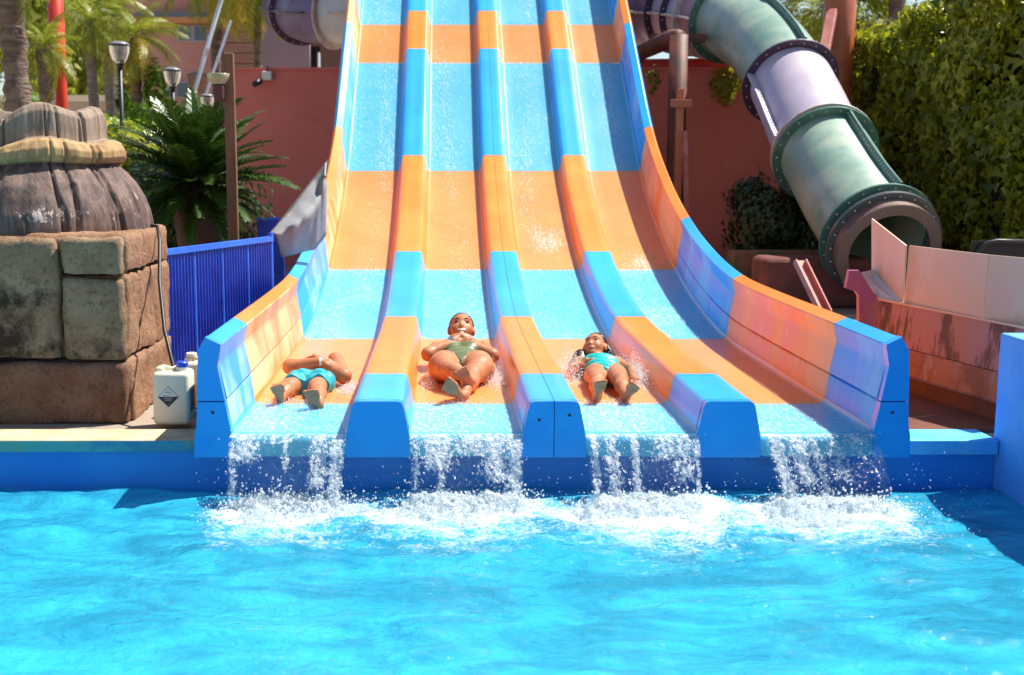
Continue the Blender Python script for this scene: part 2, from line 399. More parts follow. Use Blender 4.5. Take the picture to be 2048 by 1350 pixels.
# end faces towards the pool
def rounded(pts): return pts
for k, x in enumerate(DIV):
    side = lambda s: [(x+s*(DT-.03), .486), (x+s*(DT-.010), .480), (x+s*(DT+.000), .462), (x+s*(DT+.022), .36), (x+s*(DT+.030), .31), (x+s*(DT+.036), .203)]
    for s in ((-1, 1) if k == 1 else (0,)):
        if s == 0: poly = side(1) + side(-1)[::-1]
        else: poly = [(x+s*.0018, .487)] + side(s) + [(x+s*.0018, .203)]
        if s == -1: poly = poly[::-1]
        c = obj('end_cap', *prism(poly[::-1], 5.812, 5.90), M_cap, slide)
        if s:
            bx_, bz_ = x+s*.075, .405 - .012*s*-1
            V, Fa = lathe([(0, 0), (.007, 0), (.009, .004)], 10); V = [(bx_+vx, 5.809+vz, bz_+vy) for vx, vy, vz in V]
            obj('bolt_hole', V, Fa, M_dark, c)
for s, bx in ((-1, XL), (1, XR)):
    up = [(.024, .488), (.056, .66), (.036, .768), (.112, .806), (.148, .745), (.157, .62), (.162, .488)]
    lo = [(-.002, .203), (-.004, .335), (.024, .482), (.162, .482), (.165, .40), (.168, .36), (.178, .315), (.182, .203)]
    for poly in (up, lo):
        P2 = [(bx+s*x, z) for x, z in poly]
        if s > 0 and poly is up or s < 0 and poly is lo: pass
        c = obj('end_cap', *prism(P2, 5.812, 5.87), M_cap, slide)
        bm = bmesh.new(); bm.from_mesh(c.data); bmesh.ops.recalc_face_normals(bm, faces=bm.faces); bm.to_mesh(c.data); bm.free()
        if poly is lo:
            V, Fa = lathe([(0, 0), (.007, 0), (.009, .004)], 10); V = [(bx+s*.085+vx, 5.809+vz, .43+vy) for vx, vy, vz in V]
            obj('bolt_hole', V, Fa, M_dark, c)
# underside frame that carries the steep part
M_steel = mat('rusty_brown_steel', (.16, .045, .025), (.07, .028, .02), 6, (.4, .65), rough=.6, bump=.2, bscale=30)
for x in (-.9, .54, 2.0):
    for y in (13.2, 15.6, 18.2): obj('support_leg', *beam((x, y, .2), (x, y, float(prof(y))-.12), .12), M_steel, slide)
    obj('support_rail', *sweep([(x-.05, -.05), (x+.05, -.05), (x+.05, -.16), (x-.05, -.16)], 9.5, 20, close=True), M_steel, slide)

# ------------------------------------------------------------------ water on the lanes and over the lips
M_film = foam_glint_water('running_water_film', (.80, .95, .88), 58, (.535, .72), (1, .26, .26), attr='dens', bumpd=.010, bscale=60, base_fac=.05, frk=.14, fmax=.7, tr=(.99, 1, 1))  # white flecks are sun glints painted in, plus foam beside the riders
for li, (a, b) in enumerate(LANES):
    nu, nv = 30, 520; yv = np.concatenate([np.linspace(5.84, 9, 230), np.linspace(9.02, 18, nv-230)])
    U, Yv = np.meshgrid(np.linspace(a+.006, b-.006, nu), yv, indexing='ij'); U, Yv = U.ravel(), Yv.ravel()
    n = fbm(np.column_stack([U*16, Yv*7, U*0+li*3.3]), 3, 50+li)
    e = np.minimum(U-a, b-U); lift = .008 + .006*np.exp(-e/.02)
    Zf = prof(Yv) + lift + .012*n
    uu = (U-a)/(b-a); steep = np.clip((Yv-9.2)/2, 0, 1)
    lown = fbm(np.column_stack([U*3.2, Yv*.55, U*0+li*7.1]), 3, 80+li)
    streak = np.exp(-((uu-.5-.22*np.sin(Yv*.6+li*1.9))/.22)**2)
    bluebit = np.zeros_like(Yv)
    for q_ in range(0, 8, 2): bluebit += (Yv > JOINT[q_])*(Yv < JOINT[q_+1])
    dens = .05*steep*(streak-.1) + .05*bluebit - .03 + .15*lown + .035*np.exp(-((Yv-11.0)/.14)**2) + .03*np.exp(-((Yv-9.0)/.18)**2)  # more painted glints on the steep part and the blue bands
    front = np.clip((6.75-Yv)/.3, 0, 1); dens = dens + .055*front
    if li == 2: dens += .17*np.exp(-((U-.79)/.09)**2-((Yv-7.4)/.28)**2) + .17*np.exp(-((U-1.19)/.07)**2-((Yv-7.25)/.28)**2)
    if li == 1: dens += .15*np.exp(-((U-.32)/.07)**2-((Yv-7.2)/.22)**2) + .10*np.exp(-((U+.10)/.05)**2-((Yv-7.2)/.2)**2)
    if li == 0: dens += .10*np.exp(-((U+.56)/.07)**2-((Yv-7.0)/.2)**2)
    if li == 2: dens += .16*np.exp(-((Yv-11.7)/.35)**2 - ((uu-.6)/.3)**2)
    if li == 3: dens += .13*np.exp(-((Yv-11.2)/.2)**2 - ((uu-.5)/.3)**2) + .09*np.exp(-((Yv-9.6)/.5)**2)
    me = npmesh('running_water', np.column_stack([U, Yv, Zf]), grid_faces(nu, nv), M_film)
    me.attributes.new('dens', 'FLOAT', 'POINT').data.foreach_set('value', dens.astype(np.float32))
    tag(link('running_water', me), 'thin sheet of water running down the %s slide lane' % ('first', 'second', 'third', 'fourth')[li], kind='stuff')

M_fall = foam_glint_water('falling_water', (.35, .75, .95), 48, (.485, .555), (1, .8, .8), attr='dens', bumpd=.05, bscale=42, gloss_rough=.12, base_fac=.02, frk=.6)  # white lace paints sun sparkle into the colour, along with white water
t = NT('water_drops'); df = t.node('ShaderNodeBsdfDiffuse'); df.inputs[0].default_value = (.95, .98, 1, 1); tl = t.node('ShaderNodeBsdfTranslucent'); tl.inputs[0].default_value = (.95, .98, 1, 1)
gl = t.node('ShaderNodeBsdfGlossy'); gl.inputs['Roughness'].default_value = .15
t.link(t.mixsh(.08, t.mixsh(.55, df.outputs[0], tl.outputs[0]), gl.outputs[0]), t.out.inputs['Surface']); M_drop = t.m
STR = [[(.04, .07, 1.1, .7), (.14, .22, .50, .9), (.50, .06, .60, .8), (.40, .3, .30, .6), (.78, .16, .85, .8), (.93, .12, 1.1, 1.0)],
       [(.05, .09, 1.05, .6), (.25, .26, .62, 1), (.27, .08, .95, .7), (.55, .30, .42, .9), (.76, .26, .75, .9), (.92, .13, .95, 1.0)],
       [(.06, .06, 1.1, 1.1), (.22, .14, 1.0, .75), (.42, .06, 1.1, 1.2), (.7, .28, .50, .7), (.85, .24, .8, .7), (.97, .08, .95, .7)],
       [(.10, .12, 1.1, 1.2), (.28, .16, .8, 1.0), (.42, .10, .95, .7), (.6, .2, .75, .6), (.8, .2, .46, .6)]]
drops, drad = [], []
for li, (a, b) in enumerate(FALLX):
    nu, nv = 130, 90; uu, vv = np.meshgrid(np.linspace(0, 1, nu), np.linspace(0, 1, nv), indexing='ij'); uu, vv = uu.ravel(), vv.ravel()
    dens = np.full_like(uu, -.34)
    for c, w, L, s in STR[li]:
        k = np.exp(-((uu-c)/w)**2) * np.clip((L - vv)/.22, 0, 1)
        dens = np.maximum(dens, -.34 + (.40+.04*s)*k*min(1, .7+s*.3))
    top = np.exp(-(vv/.10)**2); dens = np.maximum(dens, -.30+.32*top)
    shrink = 1 - .05*vv; Xf = (a+b)/2 + (uu-.5)*(b-a)*shrink + .06*vv*(li == 3)
    Yf = 5.822 - .235*np.sqrt(np.clip(vv, 0, 1)) ; Zf = .322 - .34*vv
    nn = fbm(np.column_stack([Xf*18, Zf*11, Xf*0+li]), 4, 140+li)
    Yf = Yf + .05*nn*np.clip(vv*4, 0.1, 1); Zf = Zf + .01*nn
    me = npmesh('falling_water', np.column_stack([Xf, Yf, Zf]), grid_faces(nu, nv)[:, ::-1], M_fall)
    me.attributes.new('dens', 'FLOAT', 'POINT').data.foreach_set('value', dens.astype(np.float32))
    tag(link('falling_water', me), 'curtain of water spilling off the %s slide lane into the pool' % ('first', 'second', 'third', 'fourth')[li], kind='stuff')
    pr = np.clip(dens+.34, 0, 1)**2; pr /= pr.sum(); idx = RNG.choice(len(uu), 200, p=pr)
    c = np.column_stack([Xf, Yf, Zf])[idx] + RNG.normal(0, 1, (200, 3))*[.02, .035, .02]; drops.append(c); drad.append(RNG.uniform(.0012, .0036, 200))
# splash where the falls land
n = 5000; cx = RNG.uniform(-1.25, 2.55, n*4); cy = 5.88 - RNG.gamma(1.6, .16, n*4)
w = foam_field(cx, cy); keep = RNG.random(n*4) < np.clip(w, 0, 1.3)/1.3; cx, cy, w = cx[keep][:n], cy[keep][:n], w[keep][:n]
hz = .012 + RNG.gamma(1.3, .022, len(cx))*np.clip(w, .15, 1.2)*np.exp(-np.clip(5.6-cy, 0, 9)*2.2)
drops.append(np.column_stack([cx, cy, hz])); drad.append(RNG.uniform(.0014, .0056, len(cx))*(.6+.5*np.clip(w, 0, 1)))
n = 500; drops.append(np.column_stack([RNG.uniform(-1.2, 2.6, n), RNG.uniform(5.45, 5.9, n), RNG.gamma(1.5, .06, n)])); drad.append(RNG.uniform(.001, .0028, n))
C = np.concatenate(drops); R_ = np.concatenate(drad)
st = np.column_stack([np.ones(len(C)), np.ones(len(C)), RNG.uniform(.7, 1.6, len(C))])
tag(link('splash_drops', npmesh('splash_drops', *blobs(C, R_, st), M_drop)), 'white splashing drops where the falls hit the pool', kind='stuff')
# heaped foam
nx, ny = 460, 120; X, Y = np.meshgrid(np.linspace(-1.35, 2.65, nx), np.linspace(4.95, 5.9, ny), indexing='ij'); X, Y = X.ravel(), Y.ravel()
w = foam_field(X, Y); big = fbm(np.column_stack([X*7, Y*9, X*0+2]), 3, 61); fine = fbm(np.column_stack([X*34, Y*34, X*0]), 3, 62)
ht = np.clip(w-.62+1.7*big, 0, 1.15)
Z = -.03 + .085*ht + .085*np.clip(ht, 0, .8)*fine + .05*np.clip(ht, 0, .5)*np.abs(fbm(np.column_stack([X*80, Y*80, X*0]), 2, 63))
M_foam = foam_glint_water('heaped_foam', (.55, .85, .97), 38, (.42, .60), (1, 1, 1), bumpd=.03, bscale=80, gloss_rough=.15, base_fac=.2)
gf = grid_faces(nx, ny); gf = gf[(ht[gf] > .02).any(1)]
tag(link('foam', npmesh('foam', np.column_stack([X, Y, Z]), gf, M_foam)), 'heaped white foam at the foot of the falls', kind='stuff')
# ------------------------------------------------------------------ people, each body one continuous surface
FLZ = .318
M_black = mat("black_plastic", (.012, .012, .014), rough=.45); M_white = mat("label_paper", (.72, .68, .62), rough=.6)
class Body:
    def __init__(s, x0): s.P = []; s.x0 = x0
    def cap(s, a, b, ra, rb=None, k=.025, g='body'): s.P.append(('c', np.array(a, float), np.array(b, float), ra, rb if rb is not None else ra, k, g)); return s
    def ell(s, c, r, k=.03, R=None, g='body'): s.P.append(('e', np.array(c, float), np.array(r, float), np.eye(3) if R is None else np.array(R), None, k, g)); return s
    def chain(s, pts, rs, k=.025, g='body'):
        for i in range(len(pts)-1): s.cap(pts[i], pts[i+1], rs[i], rs[i+1], k, g)
        return s
    @staticmethod
    def dist(p, X):
        if p[0] == 'c':
            a, b, ra, rb = p[1:5]; d = b-a; t = np.clip(((X-a)@d)/max(d@d, 1e-9), 0, 1)
            return np.linalg.norm(X-a-t[..., None]*d, axis=-1) - (ra+(rb-ra)*t)
        c, r, R = p[1:4]; q = (X-c)@R.T; k0 = np.linalg.norm(q/r, axis=-1); k1 = np.linalg.norm(q/(r*r), axis=-1)
        return k0*(k0-1)/np.maximum(k1, 1e-6)
    def bounds(s, groups):
        lo, hi = [], []
        for p in s.P:
            if p[6] in groups:
                if p[0] == 'c': m = max(p[3], p[4]); lo += [p[1]-m, p[2]-m]; hi += [p[1]+m, p[2]+m]
                else: m = p[2].max(); lo.append(p[1]-m); hi.append(p[1]+m)
        return np.min(lo, 0)-.03, np.max(hi, 0)+.03
    def mesh(s, name, groups, h, m, inflate=0, cut=None, rough=None):
        lo, hi = s.bounds(groups); n = np.ceil((hi-lo)/h).astype(int)+1
        ax = [lo[i]+h*np.arange(n[i]) for i in range(3)]; D = np.full(n, .2)
        for p in s.P:
            if p[6] not in groups: continue
            if p[0] == 'c': mr = max(p[3], p[4]); a, b = np.minimum(p[1], p[2])-mr, np.maximum(p[1], p[2])+mr
            else: mr = p[2].max(); a, b = p[1]-mr, p[1]+mr
            e = .05+p[5]; i0 = np.clip(((a-e-lo)/h).astype(int), 0, n-1); i1 = np.clip(((b+e-lo)/h).astype(int)+2, 1, n)
            sl = tuple(slice(i0[q], i1[q]) for q in range(3))
            X = np.stack(np.meshgrid(*[ax[q][sl[q]] for q in range(3)], indexing='ij'), -1); d = s.dist(p, X); k = p[5]; o = D[sl]
            hh = np.clip(.5+.5*(o-d)/k, 0, 1); D[sl] = o*(1-hh)+d*hh - k*hh*(1-hh)
        D -= inflate
        if cut is not None or rough is not None:
            X = np.stack(np.meshgrid(*ax, indexing='ij'), -1)
            if rough: D += rough(X)
            if cut: D = np.maximum(D, cut(X))
        V, Fq = surface_nets(D); V = lo + V*h; V[:, 0] += s.x0; V[:, 2] += FLZ
        return npmesh(name, V, Fq, m)
def surface_nets(D):
    S = D < 0; n = np.array(D.shape); c8 = [(i, j, k) for i in (0, 1) for j in (0, 1) for k in (0, 1)]
    cell = lambda A, o: A[o[0]:n[0]-1+o[0], o[1]:n[1]-1+o[1], o[2]:n[2]-1+o[2]]
    cnt = sum(cell(S, o).astype(int) for o in c8); act = (cnt > 0) & (cnt < 8); idx = -np.ones(act.shape, int); ij = np.argwhere(act); idx[act] = np.arange(len(ij))
    acc = np.zeros((len(ij), 3)); w = np.zeros(len(ij))
    for a in c8:
        for q in range(3):
            if a[q]: continue
            b = list(a); b[q] = 1; da = D[tuple((ij+a).T)]; db = D[tuple((ij+b).T)]; x = (da < 0) != (db < 0); t = np.where(x, da/(da-db+1e-12), 0)
            pos = np.array(a, float)[None].repeat(len(ij), 0); pos[:, q] += t; acc += pos*x[:, None]; w += x
    V = ij + acc/np.maximum(w, 1)[:, None]; F_ = []
    for q in range(3):
        u, v = (q+1) % 3, (q+2) % 3; e = [slice(None)]*3; f = [slice(None)]*3; e[q] = slice(0, n[q]-1); f[q] = slice(1, n[q])
        A, B = S[tuple(e)], S[tuple(f)]; x = A != B; p = np.argwhere(x); p = p[(p[:, u] > 0) & (p[:, v] > 0) & (p[:, u] < n[u]-1) & (p[:, v] < n[v]-1)]
        fl = A[tuple(p.T)]; ids = []
        for du, dv in ((0, 0), (-1, 0), (-1, -1), (0, -1)):
            r = p.copy(); r[:, u] += du; r[:, v] += dv; ids.append(idx[tuple(r.T)])
        Q = np.stack(ids, 1); Q[~fl] = Q[~fl][:, ::-1]; F_.append(Q)
    return V, np.concatenate(F_)
t = NT('wet_skin'); v = t.coord(); t.link(t.mix(t.mrange(t.noise(14, v, 7, .7), .36, .64), (.41, .150, .061), (.50, .208, .097)), t.p.inputs['Base Color'])
t.p.inputs['Roughness'].default_value = .48; t.p.inputs['Specular IOR Level'].default_value = .4; t.p.inputs['Subsurface Weight'].default_value = .08; t.p.inputs['Subsurface Radius'].default_value = (.012, .005, .003); t.link(t.bump(t.noise(48, v, 6, .65), .35, .006), t.p.inputs['Normal']); M_skin = t.m
M_hair = mat('wet_dark_hair', (.018, .010, .008), (.05, .025, .018), 60, (.4, .6), rough=.25, bump=.6, bscale=90, stretch=(3, .6, 1)); M_hairb = mat('wet_brown_hair', (.06, .030, .018), (.14, .07, .04), 50, (.4, .6), rough=.3, bump=.5, bscale=90)
M_eye = mat('dark_eye', (.02, .012, .01), rough=.15); M_lip = mat('lips', (.45, .10, .09), rough=.35); M_teeth = mat('teeth', (.85, .82, .76), rough=.2); M_brow = mat('eyebrow', (.05, .025, .02), rough=.7)
def unit(v): v = np.array(v, float); return v/np.linalg.norm(v)
def head(B, H, f, u, s, smile=True):
    f = unit(f); u = np.array(u, float); u = unit(u-f*(u@f)); r = np.cross(u, f); R = np.array([r, f, u]); H = np.array(H, float)
    at = lambda a, b, c: H + (r*a+f*b+u*c)*s
    B.ell(at(0, -.012, .018), np.array([.073, .092, .088])*s, .02, R); B.ell(at(0, .022, -.045), np.array([.055, .062, .068])*s, .03, R); B.ell(at(0, .060, -.090), np.array([.022, .020, .018])*s, .025, R)
    for q in (-1, 1):
        B.ell(at(q*.038, .048, -.030), np.array([.024, .022, .024])*s, .03, R); B.ell(at(q*.076, -.005, -.012), np.array([.010, .020, .032])*s, .006, R)
    B.cap(at(0, .074, .006), at(0, .089, -.030), .007*s, .0105*s, .012); B.cap(at(-.035, .066, .026), at(.035, .066, .026), .012*s, None, .02); B.cap(at(-.016, .080, -.062), at(.016, .080, -.062), .010*s, None, .012)
    return dict(at=at, R=R, H=H, f=f, u=u, r=r, s=s)
def face(B, hd, root, smile=True):
    at, R, s = hd['at'], hd['R'], hd['s']; W = lambda p: (p[0]+B.x0, p[1], p[2]+FLZ)
    def ell(name, c, rad, m):
        V, Fa = lathe([(math.sin(a), math.cos(a)) for a in np.linspace(0, math.pi, 9)], 14); V = np.array(V)*np.array(rad)*s; obj(name, [W(at(*c) + q@R) for q in V], Fa, m, root, smooth=True)
    for q in (-1, 1):
        ell('eye', (q*.031, .073, .004), (.0125, .008, .0048), M_eye); obj('eyebrow', *tube([W(at(q*a, b, c)) for a, b, c in ((.015, .083, .026), (.033, .080, .0305), (.05, .070, .024))], [.0026*s, .003*s, .002*s], 6), M_brow, root)
    if smile:
        ell('lips', (0, .079, -.062), (.030, .012, .0125), M_lip); ell('teeth', (0, .0845, -.0605), (.024, .0085, .0075), M_teeth)
    else: ell('lips', (0, .083, -.062), (.021, .009, .0065), M_lip)
def foot(B, heel, toe, side, s, big):
    """heel -> ball of the foot, five toes; side = unit vector across the sole, big = which side the big toe is on"""
    heel, toe = np.array(heel, float), np.array(toe, float); d = toe-heel; L = np.linalg.norm(d); d /= L; side = unit(np.array(side)-d*(np.array(side)@d)); n = np.cross(d, side)
    if n[1] > 0: n = -n                                    # sole normal points to the viewer
    ball = heel + d*L*.70; B.cap(heel, ball, .026*s, .022*s, .012)
    for q in (-1, 1): B.cap(heel+d*L*.30, ball+side*q*.024*s, .019*s, .020*s, .012)
    for i in range(5):
        ln = (.36, .35, .31, .27, .22)[i]; rr_ = (.0150, .0108, .0102, .0098, .0092)[i]; off = (.030, .0105, -.0065, -.022, -.0365)[i]
        b0 = ball + side*off*s*big; B.cap(b0+d*.010, b0+d*(L*ln+.004)+n*.008, rr_*s*.85, rr_*s, .004)
def hand(B, wrist, tip, across, s, curl=(0, 0, 0)):
    wrist, tip, across, curl = (np.array(q, float) for q in (wrist, tip, across, curl)); d = tip-wrist; L = np.linalg.norm(d); d /= L; across = unit(across-d*(across@d)); pm = wrist+d*L*.5
    for q in (-1, 1): B.cap(wrist+across*q*.010*s, pm+across*q*.024*s, .015*s, .014*s, .014)
    for i in range(4):
        o = across*(i-1.5)*.0175*s; ln = (.40, .50, .46, .34)[i]; k0 = pm+o; k1 = k0+d*L*ln*.6+curl*.4; B.cap(k0, k1, .0095*s, .0088*s, .006); B.cap(k1, k1+d*L*ln*.5+curl, .0088*s, .0075*s, .005)
    B.cap(wrist+across*.02*s+d*L*.18, wrist+across*.048*s+d*L*.5, .0115*s, .0095*s, .010)
def ring_band(name, c, ax_, r, w, m, root, x0):
    c = np.array(c, float); ax_ = unit(ax_); a, b = c-ax_*w, c+ax_*w; W = lambda p: (p[0]+x0, p[1], p[2]+FLZ); return obj(name, *tube([W(a), W(b)], r, 16), m, root)

# --- woman, second lane
Bw = Body(.107)
Bw.ell((0, 7.43, .080), (.155, .13, .082)).ell((0, 7.60, .085), (.125, .13, .075)).ell((0, 7.78, .090), (.150, .13, .085)).ell((-.065, 7.74, .135), (.062, .055, .045)).ell((.065, 7.74, .135), (.062, .055, .045))
for q in (-1, 1): Bw.ell((q*.115, 7.42, .060), (.09, .10, .07)); Bw.ell((q*.150, 7.88, .105), (.055, .055, .055))
NTORSO = len(Bw.P)
Bw.cap((0, 7.90, .12), (.005, 7.985, .180), .052, .048)
hw = head(Bw, (.010, 8.02, .226), (.02, -.76, .65), (0.04, .65, .76), 1.10)
Bw.chain([(-.155, 7.88, .105), (-.208, 7.665, .112), (-.035, 7.765, .190)], [.052, .043, .027]); Bw.chain([(.155, 7.88, .105), (.205, 7.685, .100), (.045, 7.775, .182)], [.052, .043, .027])
hand(Bw, (-.035, 7.765, .190), (.075, 7.80, .208), (.1, .55, .8), .95, (.01, .005, -.012)); hand(Bw, (.045, 7.775, .182), (-.055, 7.80, .218), (-.1, .55, .8), .95, (-.01, .005, -.012))
Bw.chain([(-.105, 7.40, .082), (-.115, 7.24, .098), (-.088, 7.07, .110), (-.045, 6.97, .118), (.018, 6.85, .112)], [.096, .085, .056, .048, .031]); Bw.chain([(.105, 7.40, .080), (.110, 7.24, .085), (.062, 7.06, .080), (.045, 6.93, .060), (.015, 6.76, .045)], [.098, .088, .056, .049, .031])
foot(Bw, (.050, 6.80, .086), (-.020, 6.70, .172), (.6, 0, .75), 1.0, -1); Bw.cap((.018, 6.85, .112), (.048, 6.81, .092), .032, .026, .012)
foot(Bw, (.004, 6.68, .018), (-.095, 6.59, .118), (.75, 0, .62), 1.0, 1); Bw.cap((.015, 6.76, .045), (.012, 6.70, .034), .032, .028)
wo = thing('person', 'woman in olive swimsuit sliding on her back with ankles crossed and hands under chin', 'person', (.107, 7.4, .318))
link('body', Bw.mesh('body', ('body',), .0065, M_skin), wo)
M_olive = mat('olive_swimsuit', (.125, .155, .055), (.10, .13, .045), 12, rough=.4, bump=.2, bscale=120); M_teal = mat('turquoise_swimsuit', (.01, .42, .40), (.015, .50, .48), 14, rough=.4, bump=.5, bscale=30, bdist=.01); M_trunk_c = mat('turquoise_trunks', (.01, .33, .42), (.02, .42, .50), 9, rough=.45, bump=.5, bscale=26, bdist=.012)
Bs = Body(.107); Bs.P = Bw.P[:NTORSO]
link('swimsuit', Bs.mesh('swimsuit', ('body',), .0065, M_olive, .006, cut=lambda X: np.maximum(np.maximum(np.abs(X[..., 0]) - .035 - .85*np.clip(X[..., 1]-7.345, -.03, 1), 7.30-X[..., 1]), X[..., 1]-7.845)*.7), wo)
Bh = Body(.107); Bh.ell(hw['at'](0, -.016, .020), np.array([.079, .095, .094])*1.10, .01, hw['R'], 'hair'); Bh.ell(hw['at'](0, -.070, -.03), np.array([.06, .05, .06])*1.10, .02, hw['R'], 'hair')
nrm = unit(hw['f']*.85 + hw['u']*-.52); link('hair', Bh.mesh('hair', ('hair',), .005, M_hair, 0, cut=lambda X: (X-hw['H'])@nrm - .006), wo); face(Bw, hw, wo)
ring_band('wristwatch', (-.060, 7.752, .179), (.17, .1, .078), .033, .013, mat('watch_steel', (.45, .47, .52), rough=.2, metal=.9), wo, .107); ring_band('bracelet', (.064, 7.764, .172), (-.16, .09, .082), .032, .004, M_black, wo, .107)

# --- girl, third lane
Bg = Body(.98)
Bg.ell((0, 7.19, .066), (.108, .09, .066)).ell((0, 7.32, .070), (.098, .10, .062)).ell((0, 7.45, .075), (.115, .095, .068))
NT_G = len(Bg.P)
for q in (-1, 1): Bg.ell((q*.108, 7.525, .078), (.04, .04, .04)); Bg.ell((q*.07, 7.17, .055), (.06, .07, .055))
Bg.cap((0, 7.54, .09), (-.004, 7.61, .125), .037, .036)
hg_ = head(Bg, (-.002, 7.665, .158), (-.46, -.58, .67), (.22, .72, .60), .93, False)
Bg.chain([(-.115, 7.525, .080), (-.175, 7.42, .045), (-.125, 7.375, .085)], [.034, .030, .022]); hand(Bg, (-.125, 7.375, .085), (-.035, 7.365, .125), (.2, .3, 1), .72, (.006, 0, -.004))
Bg.chain([(.115, 7.525, .082), (.178, 7.33, .065), (.168, 7.16, .038)], [.036, .030, .021]); hand(Bg, (.168, 7.16, .038), (.150, 7.055, .028), (.9, .1, .5), .72, (0, 0, -.012))
Bg.chain([(-.058, 7.18, .066), (-.082, 6.93, .070), (-.098, 6.82, .055), (-.112, 6.69, .042)], [.064, .043, .040, .025]); Bg.chain([(.060, 7.18, .066), (.052, 6.93, .072), (.050, 6.82, .055), (.045, 6.69, .040)], [.064, .043, .040, .025])
foot(Bg, (-.116, 6.655, .022), (-.108, 6.575, .130), (1, 0, -.1), .82, 1); Bg.cap((-.112, 6.69, .042), (-.116, 6.66, .028), .026, .024); foot(Bg, (.046, 6.66, .020), (.082, 6.575, .112), (.9, 0, -.4), .82, -1); Bg.cap((.045, 6.69, .040), (.046, 6.665, .026), .026, .024)
gi = thing('person', 'girl in turquoise swimsuit with wet dark hair sliding on her back, face turned aside', 'person', (.98, 7.2, .318))
link('body', Bg.mesh('body', ('body',), .0058, M_skin), gi)
Bs = Body(.98); Bs.P = Bg.P[:NT_G]; link('swimsuit', Bs.mesh('swimsuit', ('body',), .0058, M_teal, .008, cut=lambda X: np.maximum(np.maximum(np.abs(X[..., 0]) - .022 - .95*np.clip(X[..., 1]-7.125, -.02, 1), 7.09-X[..., 1]), X[..., 1]-7.50)*.7, rough=lambda X: .004*np.sin(X[..., 1]*150+X[..., 0]*22+3*np.sin(X[..., 0]*14))), gi)
for q in (-1, 1): obj('strap', *tube([(.98+q*.07, 7.485, FLZ+.150), (.98+q*.075, 7.53, FLZ+.135), (.98+q*.07, 7.58, FLZ+.08)], .006, 6), M_black, gi)
Bh = Body(.98); at = hg_['at']; Bh.ell(at(0, -.018, .022), np.array([.080, .095, .096])*.93, .01, hg_['R'], 'hair')
for p_ in ([at(-.03, -.05, .03), (-.10, 7.62, .10), (-.150, 7.56, .055), (-.185, 7.52, .04)], [at(-.05, -.04, -.02), (-.105, 7.585, .075), (-.125, 7.50, .055)], [at(.05, -.05, -.02), (.085, 7.60, .085), (.115, 7.545, .085), (.118, 7.48, .095)], [at(.03, -.08, -.04), (.07, 7.60, .06), (.13, 7.56, .05)], [at(0, -.08, -.02), (-.03, 7.62, .05), (-.08, 7.56, .04)]):
    Bh.chain(p_, [.055, .046, .034, .014][:len(p_)], .02, 'hair')
nrm2 = unit(hg_['f']*.80 + hg_['u']*-.52); link('hair', Bh.mesh('hair', ('hair',), .005, M_hair, 0, cut=lambda X: np.minimum((X-hg_['H'])@nrm2 - .0, np.where(np.linalg.norm(X-hg_['H'], axis=-1) > .105, -1., 1.))), gi); face(Bg, hg_, gi, False)

# --- boy, first lane
Bb = Body(-.79)
Bb.ell((0, 7.01, .046), (.125, .085, .052)).ell((.015, 7.13, .048), (.108, .10, .052)).ell((.022, 7.27, .054), (.118, .10, .056))
for q in (-1, 1): Bb.ell((.022+q*.105, 7.36, .075), (.044, .044, .044))
Bb.cap((.022, 7.37, .070), (.025, 7.44, .060), .038, .036)
hb = head(Bb, (.030, 7.50, .030), (0, .34, .94), (0, .94, -.34), .88, False)
LEGS = len(Bb.P)
Bb.chain([(-.062, 6.99, .048), (-.102, 6.82, .052), (-.115, 6.73, .045), (-.124, 6.65, .036)], [.066, .048, .043, .027]); Bb.chain([(.062, 6.99, .048), (.058, 6.80, .054), (.080, 6.66, .046), (.098, 6.51, .036)], [.066, .048, .043, .027])
LEGE = len(Bb.P)
foot(Bb, (-.126, 6.61, .018), (-.136, 6.55, .108), (1, 0, 0), .90, 1); Bb.cap((-.124, 6.65, .036), (-.126, 6.615, .026), .028, .026, .012); foot(Bb, (.104, 6.475, .008), (.062, 6.425, .104), (.9, 0, .35), .92, -1); Bb.cap((.098, 6.51, .036), (.103, 6.48, .020), .028, .026, .012)
Bb.chain([(-.082, 7.36, .085), (-.145, 7.19, .110), (.045, 7.17, .142)], [.046, .042, .029]); Bb.chain([(.118, 7.33, .125), (.185, 7.14, .060), (.030, 7.23, .140)], [.052, .044, .032])
hand(Bb, (.045, 7.17, .142), (.120, 7.20, .130), (.1, .5, .8), .78, (.01, 0, -.012)); hand(Bb, (.030, 7.23, .140), (-.06, 7.25, .150), (.1, .5, .8), .78, (-.01, 0, -.012))
bo = thing('person', 'boy in turquoise trunks sliding on his back with folded arms', 'person', (-.79, 7.0, .318))
link('body', Bb.mesh('body', ('body',), .0058, M_skin), bo)
Bs = Body(-.79); Bs.P = Bb.P[:1] + Bb.P[LEGS:LEGE]; link('trunks', Bs.mesh('trunks', ('body',), .0058, M_trunk_c, .014, cut=lambda X: np.maximum(X[..., 1]-7.075, 6.865-X[..., 1]-.04*np.abs(X[..., 0]))*.8, rough=lambda X: .006*np.sin(X[..., 0]*75+2.2*np.sin(X[..., 1]*38)) ), bo)
Bh = Body(-.79); Bh.ell(hb['at'](0, -.018, .022), np.array([.079, .095, .096])*.88, .01, hb['R'], 'hair'); nrm3 = unit(hb['f']*.8 + hb['u']*-.5); link('hair', Bh.mesh('hair', ('hair',), .006, M_hair, 0, cut=lambda X: (X-hb['H'])@nrm3 - .004), bo); face(Bb, hb, bo, False)
ring_band('wristband', (.040, 7.17, .142), (.1, .02, .0), .030, .008, M_white, bo, -.79)

